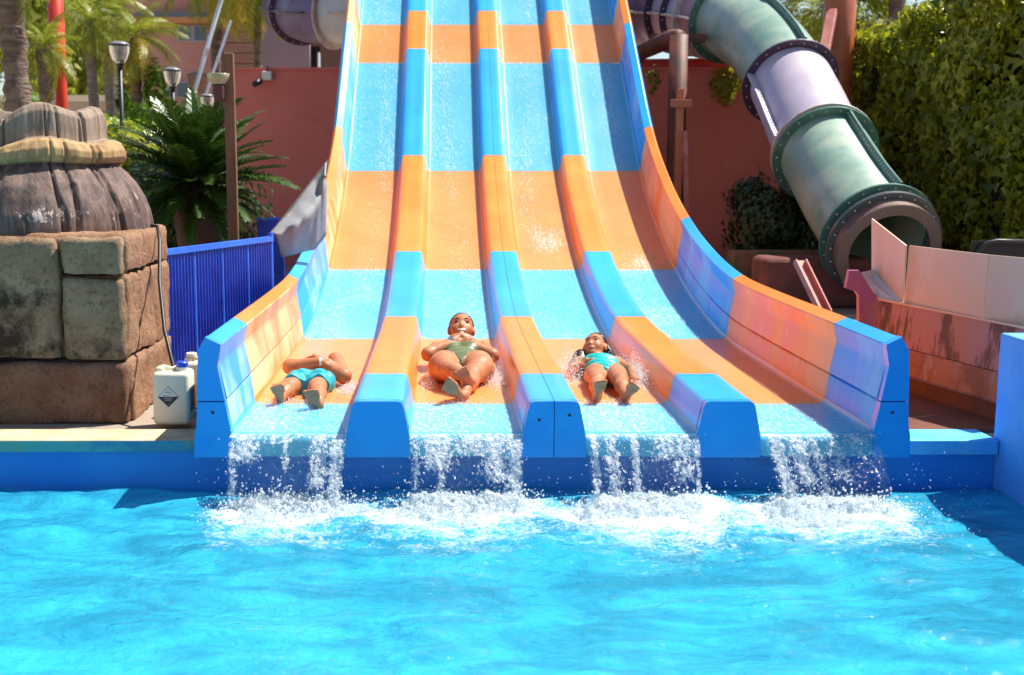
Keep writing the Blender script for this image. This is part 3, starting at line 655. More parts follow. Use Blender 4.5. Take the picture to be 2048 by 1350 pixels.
# --- spray thrown up round the riders
sp, sr = [], []
def spray(n, c, s, r0, r1, hz): 
    q = RNG.normal(0, 1, (n, 3))*s + c; q[:, 2] = FLZ + np.abs(RNG.normal(0, hz, n))*np.exp(-((q[:, 0]-c[0])/s[0])**2*.3); sp.append(q); sr.append(RNG.uniform(r0, r1, n)*RNG.uniform(.5, 1, n))
spray(4200, (.79, 7.45, 0), (.055, .14, 0), .0010, .0036, .075); spray(3600, (1.19, 7.30, 0), (.035, .14, 0), .0010, .0036, .068); spray(1200, (1.13, 7.55, 0), (.05, .08, 0), .0015, .004, .05)
spray(2400, (.315, 7.25, 0), (.035, .12, 0), .0010, .0034, .045); spray(1300, (-.095, 7.25, 0), (.03, .13, 0), .0015, .004, .022); spray(1100, (-.56, 7.0, 0), (.035, .10, 0), .0015, .004, .022)
spray(350, (-.80, 6.60, 0), (.14, .05, 0), .0012, .0035, .014); spray(220, (.12, 6.64, 0), (.12, .04, 0), .0012, .0035, .012); spray(260, (.98, 6.63, 0), (.13, .04, 0), .0012, .0035, .012)
tag(link('rider_spray', npmesh('rider_spray', *blobs(np.concatenate(sp), np.concatenate(sr)), M_drop)), 'white water spray thrown up beside the riders', kind='stuff')
# ------------------------------------------------------------------ foliage helpers
def leaf_mat(name, c, c2, trans=.35, rough=.45):
    t = NT(name); o = t.node('ShaderNodeObjectInfo'); a = t.node('ShaderNodeAttribute', attribute_name='tone')
    f = t.math('ADD', t.math('MULTIPLY', a.outputs['Fac'], .8), t.math('MULTIPLY', o.outputs['Random'], .35))
    col = t.mix(f, c, c2); t.link(col, t.p.inputs['Base Color']); t.p.inputs['Roughness'].default_value = rough
    tl = t.node('ShaderNodeBsdfTranslucent'); t.link(col, tl.inputs[0])
    t.link(t.mixsh(trans, t.p.outputs[0], tl.outputs[0]), t.out.inputs['Surface']); return t.m
M_ivy = leaf_mat('ivy_leaf', (.035, .085, .008), (.50, .50, .03), .5, .3)
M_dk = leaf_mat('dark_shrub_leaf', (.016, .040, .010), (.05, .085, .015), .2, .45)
M_palm = leaf_mat('palm_frond_leaf', (.10, .17, .015), (.40, .42, .04), .5, .4)
M_palmy = leaf_mat('yellow_palm_frond_leaf', (.34, .32, .02), (.65, .46, .03), .5, .4)
M_sago = leaf_mat('sago_frond_leaf', (.013, .046, .008), (.07, .125, .014), .15, .32)
M_bush = leaf_mat('bright_bush_leaf', (.08, .19, .012), (.28, .40, .03), .4, .4)
LEAF = np.array([(0, 0.08, 0), (.50, .18, .10), (.20, .55, .03), (0, 1.05, -.14), (-.20, .55, .03), (-.50, .18, .10)])
def leaf_mass(name, C, N, size, m, seed=0):
    """one leaf blade (4 triangles) at each centre, facing roughly along N, tip hanging down"""
    rg = np.random.default_rng(seed); n = len(C)
    N = N + rg.normal(0, .45, (n, 3)); N /= np.linalg.norm(N, axis=1)[:, None]
    D = np.tile([0, 0, -1.0], (n, 1)) + rg.normal(0, .45, (n, 3)); D -= N*(D*N).sum(1)[:, None]; D /= np.linalg.norm(D, axis=1)[:, None]+1e-9
    S = np.cross(D, N); s = size*rg.uniform(.45, 1.4, n)
    V = C[:, None, :] + s[:, None, None]*(LEAF[None, :, :1]*S[:, None] + (LEAF[None, :, 1:2]-.5)*D[:, None] + LEAF[None, :, 2:]*N[:, None])
    f = np.array([(0, 1, 2, 3), (0, 3, 4, 5)]); Fq = (f[None] + (np.arange(n)*6)[:, None, None]).reshape(-1, 4)
    me = npmesh(name, V.reshape(-1, 3), Fq, m, smooth=False)
    tone = np.repeat(np.clip(rg.beta(1.6, 2.2, n), 0, 1), 6)
    me.attributes.new('tone', 'FLOAT', 'POINT').data.foreach_set('value', tone.astype(np.float32)); return me
def frond_mesh(name, L, droop, nl, ll, lw, m, stem=.012, up=.25, vee=.5, tipdroop=1.6, seed=0, hang=.25):
    """feather frond along +X: arching rib with paired leaflets"""
    rg = np.random.default_rng(seed); V, Fa, T = [], [], []
    rib = lambda s: np.array([L*(s - .10*droop*s*s), 0, L*(up*s - droop*s**tipdroop*.55)])
    k0 = 10
    for i in range(k0+1):
        s = i/k0; c = rib(s); w = stem*(1-.75*s)
        V += [c+(0, -w, 0), c+(0, w, 0), c+(0, 0, -w)]; T += [.9]*3
        if i:
            b = len(V)-6; Fa += [(b, b+3, b+4, b+1), (b+1, b+4, b+5, b+2), (b+2, b+5, b+3, b)]
    for i in range(nl):
        s = .10 + .90*(i+.5)/nl; c = rib(s); d = rib(min(1, s+.02))-rib(s-.02); d /= np.linalg.norm(d)
        l = ll*(math.sin(math.pi*(.12+.80*s))**.7)*rg.uniform(.85, 1.1)
        for sd in (-1, 1):
            out = d*(.55+.5*s) + np.array([0, sd, 0]) + np.array([0, 0, vee*(1-.6*s)]) + rg.normal(0, .08, 3); out /= np.linalg.norm(out)
            mid = c + out*l*.55; tip = c + out*l + np.array([0, 0, -hang*l]); w = d*lw*.5
            b = len(V); V += [c-w*.6, c+w*.6, mid+w, mid-w, tip]; tn = rg.uniform(0, 1); T += [tn]*5
            Fa += [(b, b+1, b+2, b+3), (b+3, b+2, b+4)]
    me = mesh(name, V, Fa, m); me.attributes.new('tone', 'FLOAT', 'POINT').data.foreach_set('value', T); return me
def place(base, az, el, roll=0, sc=1):
    return Matrix.Translation(base) @ Euler((roll, -el, az), 'XYZ').to_matrix().to_4x4() @ Matrix.Scale(sc, 4)

# ------------------------------------------------------------------ rock pedestal and stump
def stone_mat(name, c, c2, c3, thr3=(.52, .68)):
    t = NT(name); v = t.coord(); n = t.noise(4.5, v, 10, .68); col = t.mix(t.mrange(n, .36, .64), c, c2)
    col = t.mix(t.mrange(t.noise(2.4, v, 10, .70, .15), *thr3), col, c3)
    col = t.mix(t.mrange(t.noise(38, v, 8, .75), .50, .66), col, t.mix(.55, col, (.03, .024, .018)))
    pit = t.noise(120, v, 5, .7); col = t.mix(t.mrange(pit, .64, .72), col, (.03, .025, .02))
    t.link(col, t.p.inputs['Base Color']); t.p.inputs['Roughness'].default_value = .9; t.p.inputs['Specular IOR Level'].default_value = .25
    hh = t.math('ADD', t.noise(26, v, 10, .72), t.math('MULTIPLY', pit, .35)); t.link(t.bump(hh, 1.0, .045), t.p.inputs['Normal']); return t.m
M_rgrey = stone_mat('grey_cast_rock', (.46, .28, .155), (.60, .41, .255), (.08, .05, .03), (.46, .62))
M_rbrown = stone_mat('brown_cast_rock', (.30, .14, .085), (.42, .24, .15), (.06, .04, .03), (.56, .74))
M_rwarm = stone_mat('warm_cast_rock', (.46, .24, .135), (.58, .34, .20), (.16, .09, .06), (.56, .74))
M_joint = mat('dark_rock_joint', (.05, .035, .025), rough=.95)
def stone(parent, x0, x1, y0, y1, z0, z1, m, r=.024, amp=.020, cell=.03, seed=0, groove=None):
    nx_, ny_, nz_ = (max(2, int((b-a)/cell)) for a, b in ((x0, x1), (y0, y1), (z0, z1)))
    bm = bmesh.new()
    def face(o, du, dv, nu, nv):
        g = [[bm.verts.new(Vector(o) + Vector(du)*i/nu + Vector(dv)*j/nv) for j in range(nv+1)] for i in range(nu+1)]
        for i in range(nu):
            for j in range(nv): bm.faces.new((g[i][j], g[i+1][j], g[i+1][j+1], g[i][j+1]))
    dx, dy, dz = (x1-x0, 0, 0), (0, y1-y0, 0), (0, 0, z1-z0)
    face((x0, y0, z0), dx, dz, nx_, nz_); face((x1, y0, z0), dy, dz, ny_, nz_); face((x0, y0, z1), dx, dy, nx_, ny_); face((x0, y1, z0), dz, dx, nz_, nx_); face((x0, y0, z0), dz, dy, nz_, ny_)
    bmesh.ops.remove_doubles(bm, verts=bm.verts, dist=1e-4); bm.normal_update()
    P = np.array([v.co[:] for v in bm.verts]); lo = np.array([x0, y0, z0])+r; hi = np.array([x1, y1, z1])-r
    core = np.clip(P, lo, hi); d = P-core; L = np.linalg.norm(d, axis=1); nrm = d/np.maximum(L, 1e-6)[:, None]
    P2 = core + nrm*r; P2[L < 1e-6] = P[L < 1e-6]
    disp = amp*fbm(P*5, 4, 200+seed)*2 + amp*.5*fbm(P*22, 3, 220+seed)
    if groove:
        for q in groove: disp -= .03*np.exp(-((P[:, 1]-q-.03*fbm(P*3, 2, seed)*2)/.012)**2)
    P2 += nrm*disp[:, None]
    for v, p in zip(bm.verts, P2): v.co = p
    me = bpy.data.meshes.new('stone'); bm.to_mesh(me); bm.free(); me.materials.append(m)
    me.polygons.foreach_set('use_smooth', [True]*len(me.polygons)); return link('stone', me, parent)
rp = thing('rock_pedestal', 'big cast rock block of grey and brown stones left of the slide', 'rock', (-2.3, 6.7, .25))
stone(rp, -3.2, -2.012, 6.20, 6.42, .585, 1.262, M_rgrey, seed=1, r=.05)
stone(rp, -1.995, -1.672, 6.20, 6.36, 1.052, 1.258, M_rgrey, seed=2)
stone(rp, -1.995, -1.668, 6.205, 6.36, .592, 1.040, M_rgrey, seed=3)
stone(rp, -3.2, -1.664, 6.19, 6.40, .246, .578, M_rbrown, seed=4)
stone(rp, -2.2, -1.655, 6.27, 7.24, 1.062, 1.272, M_rwarm, seed=5, groove=(6.62, 6.95))
stone(rp, -2.2, -1.660, 6.27, 7.25, .60, 1.052, M_rwarm, seed=6, groove=(6.55, 6.9), amp=.03)
stone(rp, -2.2, -1.650, 6.26, 7.22, .246, .585, M_rwarm, seed=7, groove=(6.7,), amp=.03)
obj('core', *box(-3.2, -1.72, 6.30, 7.2, .25, 1.235), M_joint, rp)
stone(rp, -3.3, -1.76, 6.26, 7.2, 1.18, 1.262, M_rwarm, seed=8, cell=.06, amp=.010)
rp.location += Vector((-.055, .20, 0))
# stump
t = NT('carved_bark'); v = t.coord((1, 1, .10)); n = t.math('ADD', t.math('MULTIPLY', t.noise(11, v, 6, .7, .5), .75), t.math('MULTIPLY', t.noise(60, v, 4, .7), .25)); vz = t.coord()
col = t.mix(t.mrange(n, .38, .62), (.07, .040, .032), (.21, .135, .105))
col = t.mix(t.mrange(t.noise(2.3, vz, 5, .6), .5, .68), col, (.045, .030, .026))
a = t.node('ShaderNodeAttribute', attribute_name='zone'); col = t.mix(t.mrange(a.outputs['Fac'], .4, .6), col, t.mix(t.mrange(n, .35, .65), (.25, .13, .045), (.50, .33, .14)))
col = t.mix(t.mrange(a.outputs['Fac'], 1.4, 1.6), col, t.mix(t.mrange(n, .35, .65), (.17, .115, .08), (.33, .24, .165)))
b = t.node('ShaderNodeAttribute', attribute_name='peel'); col = t.mix(t.mrange(t.math('ADD', t.noise(30, t.coord((1, 1, .6)), 5, .7, .8), b.outputs['Fac']), .66, .70), col, (.70, .52, .45))
t.link(col, t.p.inputs['Base Color']); t.p.inputs['Roughness'].default_value = .75; t.link(t.bump(n, 1, .014), t.p.inputs['Normal']); M_bark = t.m
SCX, SCY = -2.445, 7.15
pr = [(.70, 1.25), (.70, 1.30), (.69, 1.37), (.66, 1.45), (.615, 1.53), (.565, 1.59), (.52, 1.628), (.505, 1.64), (.535, 1.65), (.556, 1.675), (.556, 1.71), (.53, 1.745), (.495, 1.758), (.452, 1.762), (.448, 1.79), (.447, 1.84), (.443, 1.89), (.42, 1.925), (.38, 1.935), (.20, 1.88), (0, 1.86)]
rr = np.interp(np.linspace(0, len(pr)-1, 110), range(len(pr)), [p[0] for p in pr]); zz = np.interp(np.linspace(0, len(pr)-1, 110), range(len(pr)), [p[1] for p in pr])
na = 420; A, I = np.meshgrid(np.linspace(0, 2*math.pi, na, endpoint=False), np.arange(110), indexing='ij'); A, I = A.ravel(), I.ravel()
R0, Z0 = rr[I], zz[I]; ca, sa = np.cos(A), np.sin(A)
gr = fbm(np.column_stack([ca*5.5, sa*5.5, Z0*1.2]), 4, 300); ln = -np.abs(fbm(np.column_stack([ca*3.1, sa*3.1, Z0*.5]), 2, 305))
R1 = R0*(1 + .065*gr) - .03*np.exp(-(ln/.02)**2)*(R0 > .3); cr = np.zeros_like(A)
for a_ in np.random.default_rng(4).uniform(2.6, 6.6, 26): cr = np.maximum(cr, np.exp(-(((A-a_+.10*(noise(np.column_stack([Z0*5+a_*9, Z0*0, Z0*0]), 3)-.5)+math.pi) % (2*math.pi)-math.pi)/.016)**2)*(noise(np.column_stack([Z0*3.5+a_*31, Z0*0+a_, Z0*0]), 8) > .38))
R1 = R1 - .022*cr*(R0 > .3)*np.where(Z0 < 1.64, 1, .35); wav = .05*np.sin(A*2.0+2.7) + .035*np.sin(A*5+1)
Z1 = Z0 + np.clip((Z0-1.60)/.25, 0, 1)*wav*.9 + .012*gr
me = npmesh('stump', np.column_stack([SCX+R1*ca, SCY+R1*sa, Z1]), (lambda i, j: np.stack([i*110+j, (i+1) % na*110+j, (i+1) % na*110+j+1, i*110+j+1], -1).reshape(-1, 4))(*np.meshgrid(np.arange(na), np.arange(109), indexing='ij')), M_bark)
zone = (Z0 > 1.645).astype(float) + (Z0 > 1.757); me.attributes.new('zone', 'FLOAT', 'POINT').data.foreach_set('value', zone.astype(np.float32))
fx = SCX+R0*ca; peel = .26*np.exp(-((fx+2.16)/.19)**2 - ((Z0-1.36)/.07)**2) + .10*np.exp(-((fx+1.80)/.1)**2 - ((Z0-1.42)/.12)**2) - .06
me.attributes.new('peel', 'FLOAT', 'POINT').data.foreach_set('value', peel.astype(np.float32))
tag(link('carved_stump', me), 'brown carved stump with ochre band and peeling paint on the rock', 'stump')

# ------------------------------------------------------------------ jerrycans, hose
M_can = mat('cream_plastic', (.84, .73, .56), (.78, .66, .48), 3, (.35, .65), rough=.42, bump=.08, bscale=20, spec=.4)
M_cap2 = mat('blue_plastic_cap', (.02, .06, .55), rough=.4);
M_yel = mat('yellow_label', (.80, .50, .02), rough=.5); M_navy = mat('dark_blue_label', (.03, .05, .10), (.25, .30, .36), 30, (.55, .6), rough=.4)
def jerrycan(cx, cy, label, lab):
    w, dp, h, z = .098, .085, .285, .27
    r = thing('jerrycan', label, 'canister', (cx, cy, z))
    V, Fa = box(cx-w, cx+w, cy-dp, cy+dp, z, z+h)
    b = obj('body', V, Fa, M_can, r, bevel=.026, seg=4); b.data.polygons.foreach_set('use_smooth', [True]*6)
    # shoulder, handle and neck
    obj('shoulder', *join(box(cx-w+.012, cx-w+.055, cy-.05, cy+.05, z+h-.006, z+h+.022)), M_can, r, bevel=.012, seg=3)
    obj('handle', *tube([(cx-w+.03, cy, z+h+.012), (cx-.045, cy, z+h+.017), (cx-.01, cy, z+h+.006), (cx+.02, cy, z+h+.012)], [.014, .012, .012, .014], 10), M_can, r, smooth=True)
    obj('neck', *lathe([(.030, -.004), (.030, .022), (.026, .024), (0, .024)], 20, (cx+.052, cy-.02, z+h)), M_can, r)
    if lab == 'hazard':
        obj('cap', *lathe([(0, .05), (.026, .05), (.031, .045), (.031, .022), (.028, .018)], 20, (cx+.052, cy-.02, z+h)), M_cap2, r)
        y = cy-dp-.0015; c = (cx-.012, z+.155); q = .056
        di = lambda k, yy: [(c[0]-k, yy, c[1]), (c[0], yy, c[1]-k), (c[0]+k, yy, c[1]), (c[0], yy, c[1]+k)]
        d = obj('hazard_label', di(q, y), [(0, 1, 2, 3)], M_black, r)
        k = q-.003; obj('label_panel', [(c[0]-k, y-.001, c[1]+.001), (c[0]+k, y-.001, c[1]+.001), (c[0], y-.001, c[1]+k)], [(0, 1, 2)], M_white, d)
        for tx, tz, sz in (('CORROSIVE', -.0125, .0085), ('CORROSIF', -.0225, .0085), ('8', -.044, .008)):
            cu = bpy.data.curves.new('lettering', 'FONT'); cu.body = tx; cu.size = sz; cu.align_x = 'CENTER'
            tmp = bpy.data.objects.new('lettering_curve', cu); COL.objects.link(tmp); tm = bpy.data.meshes.new_from_object(tmp.evaluated_get(bpy.context.evaluated_depsgraph_get())); bpy.data.objects.remove(tmp)
            tm.materials.clear(); tm.materials.append(M_white); o = bpy.data.objects.new('lettering', tm); COL.objects.link(o); o.parent = d; o.location = (c[0], y-.0012, c[1]+tz+.002); o.rotation_euler = (math.pi/2, 0, 0)
        for i, (a_, b_) in enumerate(((-.028, .002), (.006, .020), (-.016, .016), (-.010, .006))):
            obj('print_line', *box(c[0]+a_, c[0]+b_, y-.0022, y-.0014, c[1]+.006+i*.008, c[1]+.008+i*.008), M_black, d)
        obj('side_label', *box(cx+w, cx+w+.0015, cy-.055, cy+.055, z+.07, z+.185), M_navy, r)
    else:
        obj('side_label', *box(cx-w+.03, cx+w-.01, cy-dp-.0015, cy-dp, z+.03, z+.16), M_yel, r)
        obj('label_edge', *box(cx-w+.03, cx+w-.01, cy-dp-.002, cy-dp, z+.02, z+.03), M_black, r)
        obj('cap', *lathe([(0, .045), (.026, .045), (.031, .04), (.031, .022)], 20, (cx-.05, cy-.02, z+h)), M_can, r)
jerrycan(-1.448, 6.33, 'cream plastic canister with black corrosive diamond label and blue cap', 'hazard')
jerrycan(-1.365, 6.66, 'cream canister with yellow label half hidden behind the slide wall', 'plain')
a = at_Y(349, 752, 6.33)
tag(obj('hose', *tube([(-1.90, 7.22, 1.29), (-1.795, 7.2, 1.288), (-1.71, 7.18, 1.278), (-1.68, 7.10, 1.20), (-1.63, 6.85, .98), (-1.54, 6.55, .74), (a.x, 6.33, a.z+.03), (a.x+.002, 6.33, .545)], .0105, 10), M_black, smooth=True),
    'black hose running from the rock top into the canister', 'hose')

# ------------------------------------------------------------------ blue fence, wooden post, tarp
M_fence = mat('deep_blue_fence_paint', (.012, .045, .42), (.02, .07, .52), 4, (.4, .6), rough=.4, bump=.1, bscale=20)
M_rail = mat('blue_rail_paint', (.03, .14, .72), (.04, .18, .78), 4, rough=.4)
A_, B_ = Vector((-1.735, 7.42, 0)), Vector((-1.27, 8.82, 0)); dv = (B_-A_).normalized(); nv_ = Vector((dv.y, -dv.x, 0))
fc = thing('blue_fence', 'deep blue ribbed metal fence between the rock and the slide', 'fence', tuple(A_ + Vector((0, 0, .245))))
L_ = (B_-A_).length
for i in range(4):
    a0, a1 = L_*i/4+.012, L_*(i+1)/4-.012; n = int((a1-a0)/.0095); V = []; Fa = []
    for k in range(n+1):
        q = A_ + dv*(a0+(a1-a0)*k/n) + nv_*(.012 if (k//2) % 2 else 0); V += [(q.x, q.y, .27), (q.x, q.y, 1.085)]
        if k: Fa.append((2*k-2, 2*k, 2*k+1, 2*k-1))
    obj('ribbed_panel', V, Fa, M_fence, fc)
for i in range(5):
    q = A_ + dv*L_*i/4; obj('fence_post', *beam((q.x, q.y, .245), (q.x, q.y, 1.15 if i in (0, 4) else 1.09), .022 if i in (0, 4) else .014, up=tuple(dv)), M_rail, fc)
obj('top_rail', *beam(A_ + Vector((0, 0, 1.105)), B_ + Vector((0, 0, 1.105)), .045, .036), M_rail, fc)
bp = thing('blue_board', 'dark blue board standing behind the fence end', 'board', (-1.4, 10.2, .245))
obj('panel', *box(-1.58, -1.36, 10.18, 10.22, .26, 1.18), M_fence, bp); obj('top_edge', *box(-1.585, -1.355, 10.172, 10.228, 1.18, 1.20), M_rail, bp)
M_post = mat('brown_timber', (.20, .095, .045), (.13, .06, .03), 5, (.35, .65), rough=.7, bump=.4, bscale=25, stretch=(4, 4, .4))
M_postl = mat('dark_timber', (.10, .04, .025), rough=.7); M_glg = mat('greenish_glass', (.50, .48, .26), rough=.2, trans=.3)
wp = thing('wooden_post', 'tall brown wooden post carrying a small lantern by the sago palm', 'post', tuple(at_Y(466, 470, 9.3).xy) + (.245,))
p0, p1 = at_Y(468, 470, 9.3), at_Y(457, 106, 9.3)
obj('pole', *beam((p0.x, 9.3, .245), p1, .078, .06, up=(0, 1, 0)), M_post, wp, bevel=.01)
q = at_Y(441, 186, 9.28); obj('lantern_block', *box(q.x-.045, q.x+.035, 9.22, 9.34, q.z-.06, q.z+.062), M_postl, wp, bevel=.02, seg=3)
obj('lantern_bowl', *lathe([(.05, 0), (.075, .03), (.09, .075), (.085, .08), (0, .07)], 20, (q.x-.01, 9.28, q.z+.064)), M_glg, wp, smooth=True)
# grey shade cloth folded over its pole
M_cloth = mat('grey_canvas', (.30, .30, .30), (.25, .24, .235), 3, (.4, .6), rough=.85, bump=.3, bscale=14, bdist=.02)
top = [(654, 326, 9.9), (628, 360, 9.75), (600, 396, 9.55), (572, 432, 9.35), (540, 470, 9.2)]
mid = [(652, 352, 9.55), (640, 392, 9.45), (622, 425, 9.3), (590, 452, 9.15), (552, 471, 9.1)]
bot = [(650, 470, 9.7), (628, 498, 9.6), (606, 502, 9.5), (580, 509, 9.4), (562, 513, 9.3)]
rows = []
for ra, rb, k in ((top, mid, 6), (mid, bot, 9)):
    for j in range(k + (rb is bot)):
        u = j/k; rows.append([at_Y(*a).lerp(at_Y(*b), u) for a, b in zip(ra, rb)])
P_ = []
for j, rw in enumerate(rows):
    for i in range(33):
        s = i/8; a = rw[int(min(s, 3))].lerp(rw[int(min(s, 3))+1], s-int(min(s, 3)))
        P_.append((a.x, a.y + .010*math.sin(i*.9+j*.25)*min(1, j/6) + .02*math.sin(i*.35-j*.3), a.z))
me = npmesh('cloth', np.array(P_), grid_faces(len(rows), 33), M_cloth)
sc_ = thing('shade_cloth', 'folded grey canvas shade draped on a pole beside the slide', 'canvas', tuple(at_Y(600, 480, 9.6).xy)+(.245,)); o = link('cloth', me, sc_)
s = o.modifiers.new('thick', 'SOLIDIFY'); s.thickness = .012
obj('pole', *tube([at_Y(657, 322, 9.95), at_Y(538, 474, 9.25), (at_Y(538, 474, 9.25).x-.02, 9.2, .245)], .016, 8), M_postl, sc_)

# ------------------------------------------------------------------ sago palm
sb = at_Y(392, 372, 10.2)
sg = thing('sago_palm', 'dark green sago palm with stiff arching fronds behind the fence', 'palm', (sb.x, sb.y, .245))
obj('trunk', *lathe([(.16, 0), (.19, .3), (.17, .7), (.20, 1.0), (.12, sb.z-.245+.02), (0, sb.z-.2)], 14, (sb.x, sb.y, .245)), M_postl, sg)
FS = [frond_mesh('frond', 1.0, dr, 60, .165, .024, M_sago, .011, up, .55, 2.0, k, .15) for k, (dr, up) in enumerate(((.35, .1), (.6, .15), (.8, .25)))]
for k in range(92):
    u = k/92; az = k*2.39996; el = math.radians(78 - 108*u**.85) + random.uniform(-.1, .1)
    link('frond', FS[k % 3], sg, place((sb.x, sb.y, sb.z - .05*u), az, el, random.uniform(-.3, .3), (.86 if u < .6 else .74)*random.uniform(.85, 1.1)))

# ------------------------------------------------------------------ background left: palms, lamps, building
M_trunk = mat('palm_trunk', (.26, .19, .14), (.13, .085, .06), 4, (.35, .65), rough=.9, bump=1, bscale=12, bdist=.04, stretch=(1, 1, 3))
M_trunkg = mat('grey_palm_trunk', (.27, .235, .20), (.17, .145, .12), 6, (.4, .6), rough=.9, bump=.8, bscale=8, bdist=.03, stretch=(.4, .4, 5))
FP = [frond_mesh('frond', 1.7, dr, 46, .42, .026, M_palm if k < 4 else M_palmy, .018, up, .25, 1.8, 40+k, .75) for k, (dr, up) in enumerate(((1.0, .35), (1.25, .30), (1.5, .25), (1.35, .4), (1.3, .3)))]
def palm(label, px, Y, w, crown_py, n=26, sc=1.0, m=M_trunk, rough=.1, yel=.2, lo=-75):
    b = at_Y(px, crown_py, Y); wr = w*Y/2400/2
    r = thing('palm_tree', label, 'palm', (b.x, Y, GZ), 'palms at the back left'); rg = random.Random(int(px*7+Y))
    zs = np.linspace(GZ, b.z, 36); V, Fa = tube([(b.x + .03*math.sin(z*1.3), Y, z) for z in zs], [wr*(1+rough*math.sin(i*2.6)+rg.uniform(-rough, rough)) for i in range(36)], 12)
    obj('trunk', V, Fa, m, r, smooth=True)
    for k in range(n):
        u = k/n; el = math.radians(70 + (lo-70)*u) + rg.uniform(-.15, .15); f = FP[4] if (u > .6 and rg.random() < yel*2) else FP[k % 4]
        link('frond', f, r, place((b.x, Y, b.z), k*2.39996+rg.random(), el, rg.uniform(-.4, .4), sc*rg.uniform(.85, 1.12)))
palm('stout brown palm trunk cut by the left edge of the photo', 24, 14.0, 50, -60, 12, .42, rough=.16, lo=-60)
palm('shaggy palm standing in front of the red pole', 92, 18.6, 32, 100, 22, .42, rough=.12)
palm('slim grey palm between the red pole and the tallest street lamp', 183, 24, 20, 44, 22, .62, M_trunkg, .04)
palm('pale ringed palm right behind the tallest street lamp', 219, 27, 28, 6, 18, .66, M_trunkg, .04)
palm('palm with yellowing fronds between the two nearest street lamps', 273, 24, 19, 76, 24, .58, yel=.45)
palm('palm hanging green fronds over the pink building', 430, 27, 20, -70, 28, .90, lo=-80)
palm('palm hanging dark fronds beside the dark tube', 515, 24, 16, -60, 28, .78, lo=-82)
M_redp = mat('red_pole_paint', (.70, .055, .025), (.62, .045, .02), 3, rough=.4)
q = at_Y(121, 240, 19.2)
rd = thing('red_pole', 'thick bright red pole among the palms', 'pole', (q.x, 19.2, GZ)); obj('shaft', *tube([(q.x, 19.2, GZ), (q.x, 19.2, 5.6)], .122, 20), M_redp, rd, smooth=True)
obj('collar', *tube([(q.x, 19.2, GZ), (q.x, 19.2, GZ+.12)], .17, 20), M_redp, rd)
M_iron = mat('black_lamp_iron', (.012, .013, .015), rough=.45); M_glass = mat('lamp_glass', (.62, .66, .60), rough=.12, trans=.7); M_lid = mat('grey_lamp_lid', (.20, .20, .21), rough=.4)
def lamp(px, py_top, Y, d, label):
    q = at_Y(px, py_top, Y); r = thing('street_lamp', label, 'street lamp', (q.x, Y, GZ), 'black street lamps'); R = d/2; h = d*1.12; z = q.z
    obj('lamp_post', *tube([(q.x, Y, GZ), (q.x, Y, z-h)], R*.21, 12), M_iron, r, smooth=True)
    obj('lid', *lathe([(0, 0), (R*.5, -.02*d), (R*.98, -.14*d), (R, -.19*d), (R*.9, -.2*d)], 24, (q.x, Y, z)), M_lid, r, smooth=True)
    obj('rim', *lathe([(R*1.01, -.17*d), (R*1.01, -.23*d), (R*.9, -.23*d)], 24, (q.x, Y, z)), M_iron, r)
    obj('glass_bowl', *lathe([(R*.93, -.22*d), (R*.88, -.5*d), (R*.7, -.8*d), (R*.35, -1.05*d), (0, -1.06*d)], 24, (q.x, Y, z)), M_glass, r, smooth=True)
    obj('bulb', *lathe([(0, -.45*d), (R*.16, -.5*d), (R*.2, -.7*d), (R*.12, -.95*d), (0, -1.0*d)], 12, (q.x, Y, z)), M_white, r, smooth=True)
    obj('cradle', *lathe([(0, -1.25*d), (R*.25, -1.22*d), (R*.30, -1.1*d), (R*.52, -.92*d), (R*.55, -.95*d)], 20, (q.x, Y, z)), M_iron, r, smooth=True)
lamp(238, 82, 16.5, .295, 'tallest black street lamp, above the rock stump')
lamp(344, 134, 17.5, .27, 'middle black street lamp, above the sago palm')
lamp(414, 187, 19, .235, 'lowest black street lamp, next to the wooden post')
q = at_Y(367, 241, 16); gl_ = thing('globe_lamp', 'white globe lamp half hidden behind the sago palm', 'lamp', (q.x, 16, GZ))
obj('globe', *lathe([(.103*math.sin(a), .103*math.cos(a)) for a in np.linspace(0, math.pi, 16)], 24, tuple(q)), mat('white_globe', (.80, .78, .78), rough=.3), gl_, smooth=True)
obj('lamp_post', *tube([(q.x, 16, GZ), (q.x, 16, q.z-.10)], .035, 10), mat('pale_post', (.55, .52, .50), rough=.5), gl_)
M_pink = mat('pink_render', (.62, .30, .24), (.56, .26, .20), 1.0, rough=.85, bump=.2, bscale=8); M_pane = mat('window_glass', (.10, .14, .19), rough=.1); M_frame = mat('window_frame', (.55, .45, .42), rough=.5)
M_tim = mat('timber_cladding', (.40, .20, .13), (.30, .14, .09), 3, rough=.7, stretch=(.3, 1, 9)); M_lil = mat('lilac_render', (.36, .27, .33), (.33, .25, .31), 1, rough=.9); M_brn = mat('brown_render', (.20, .11, .09), rough=.9); M_cor = mat('orange_cornice', (.62, .27, .10), rough=.7)
bY = 34
def slab(parent, name, x0, y0, x1, y1, m, Y=bY, dp=.3):
    a, b = at_Y(x0, y1, Y), at_Y(x1, y0, Y); return obj(name, *box(a.x, b.x, Y, Y+dp, a.z, b.z), m, parent)
q = at_Y(420, 300, bY); bd = thing('pink_building', 'pink building with timber cladding behind the palms', 'building', (q.x, bY, GZ))
slab(bd, 'wall', 268, 46, 446, 420, M_pink, bY, 4); slab(bd, 'upper_wall', 250, -120, 446, 24, M_pink, bY+.6, 4); slab(bd, 'cornice', 262, 34, 450, 46, M_cor, bY-.25, 1); slab(bd, 'balcony_glass', 268, 24, 446, 34, M_pane, bY+.2, .1)
for k in range(9): slab(bd, 'timber_board', 446, -40+k*21, 517, -40+k*21+19.5, M_tim, bY-.35, .3)
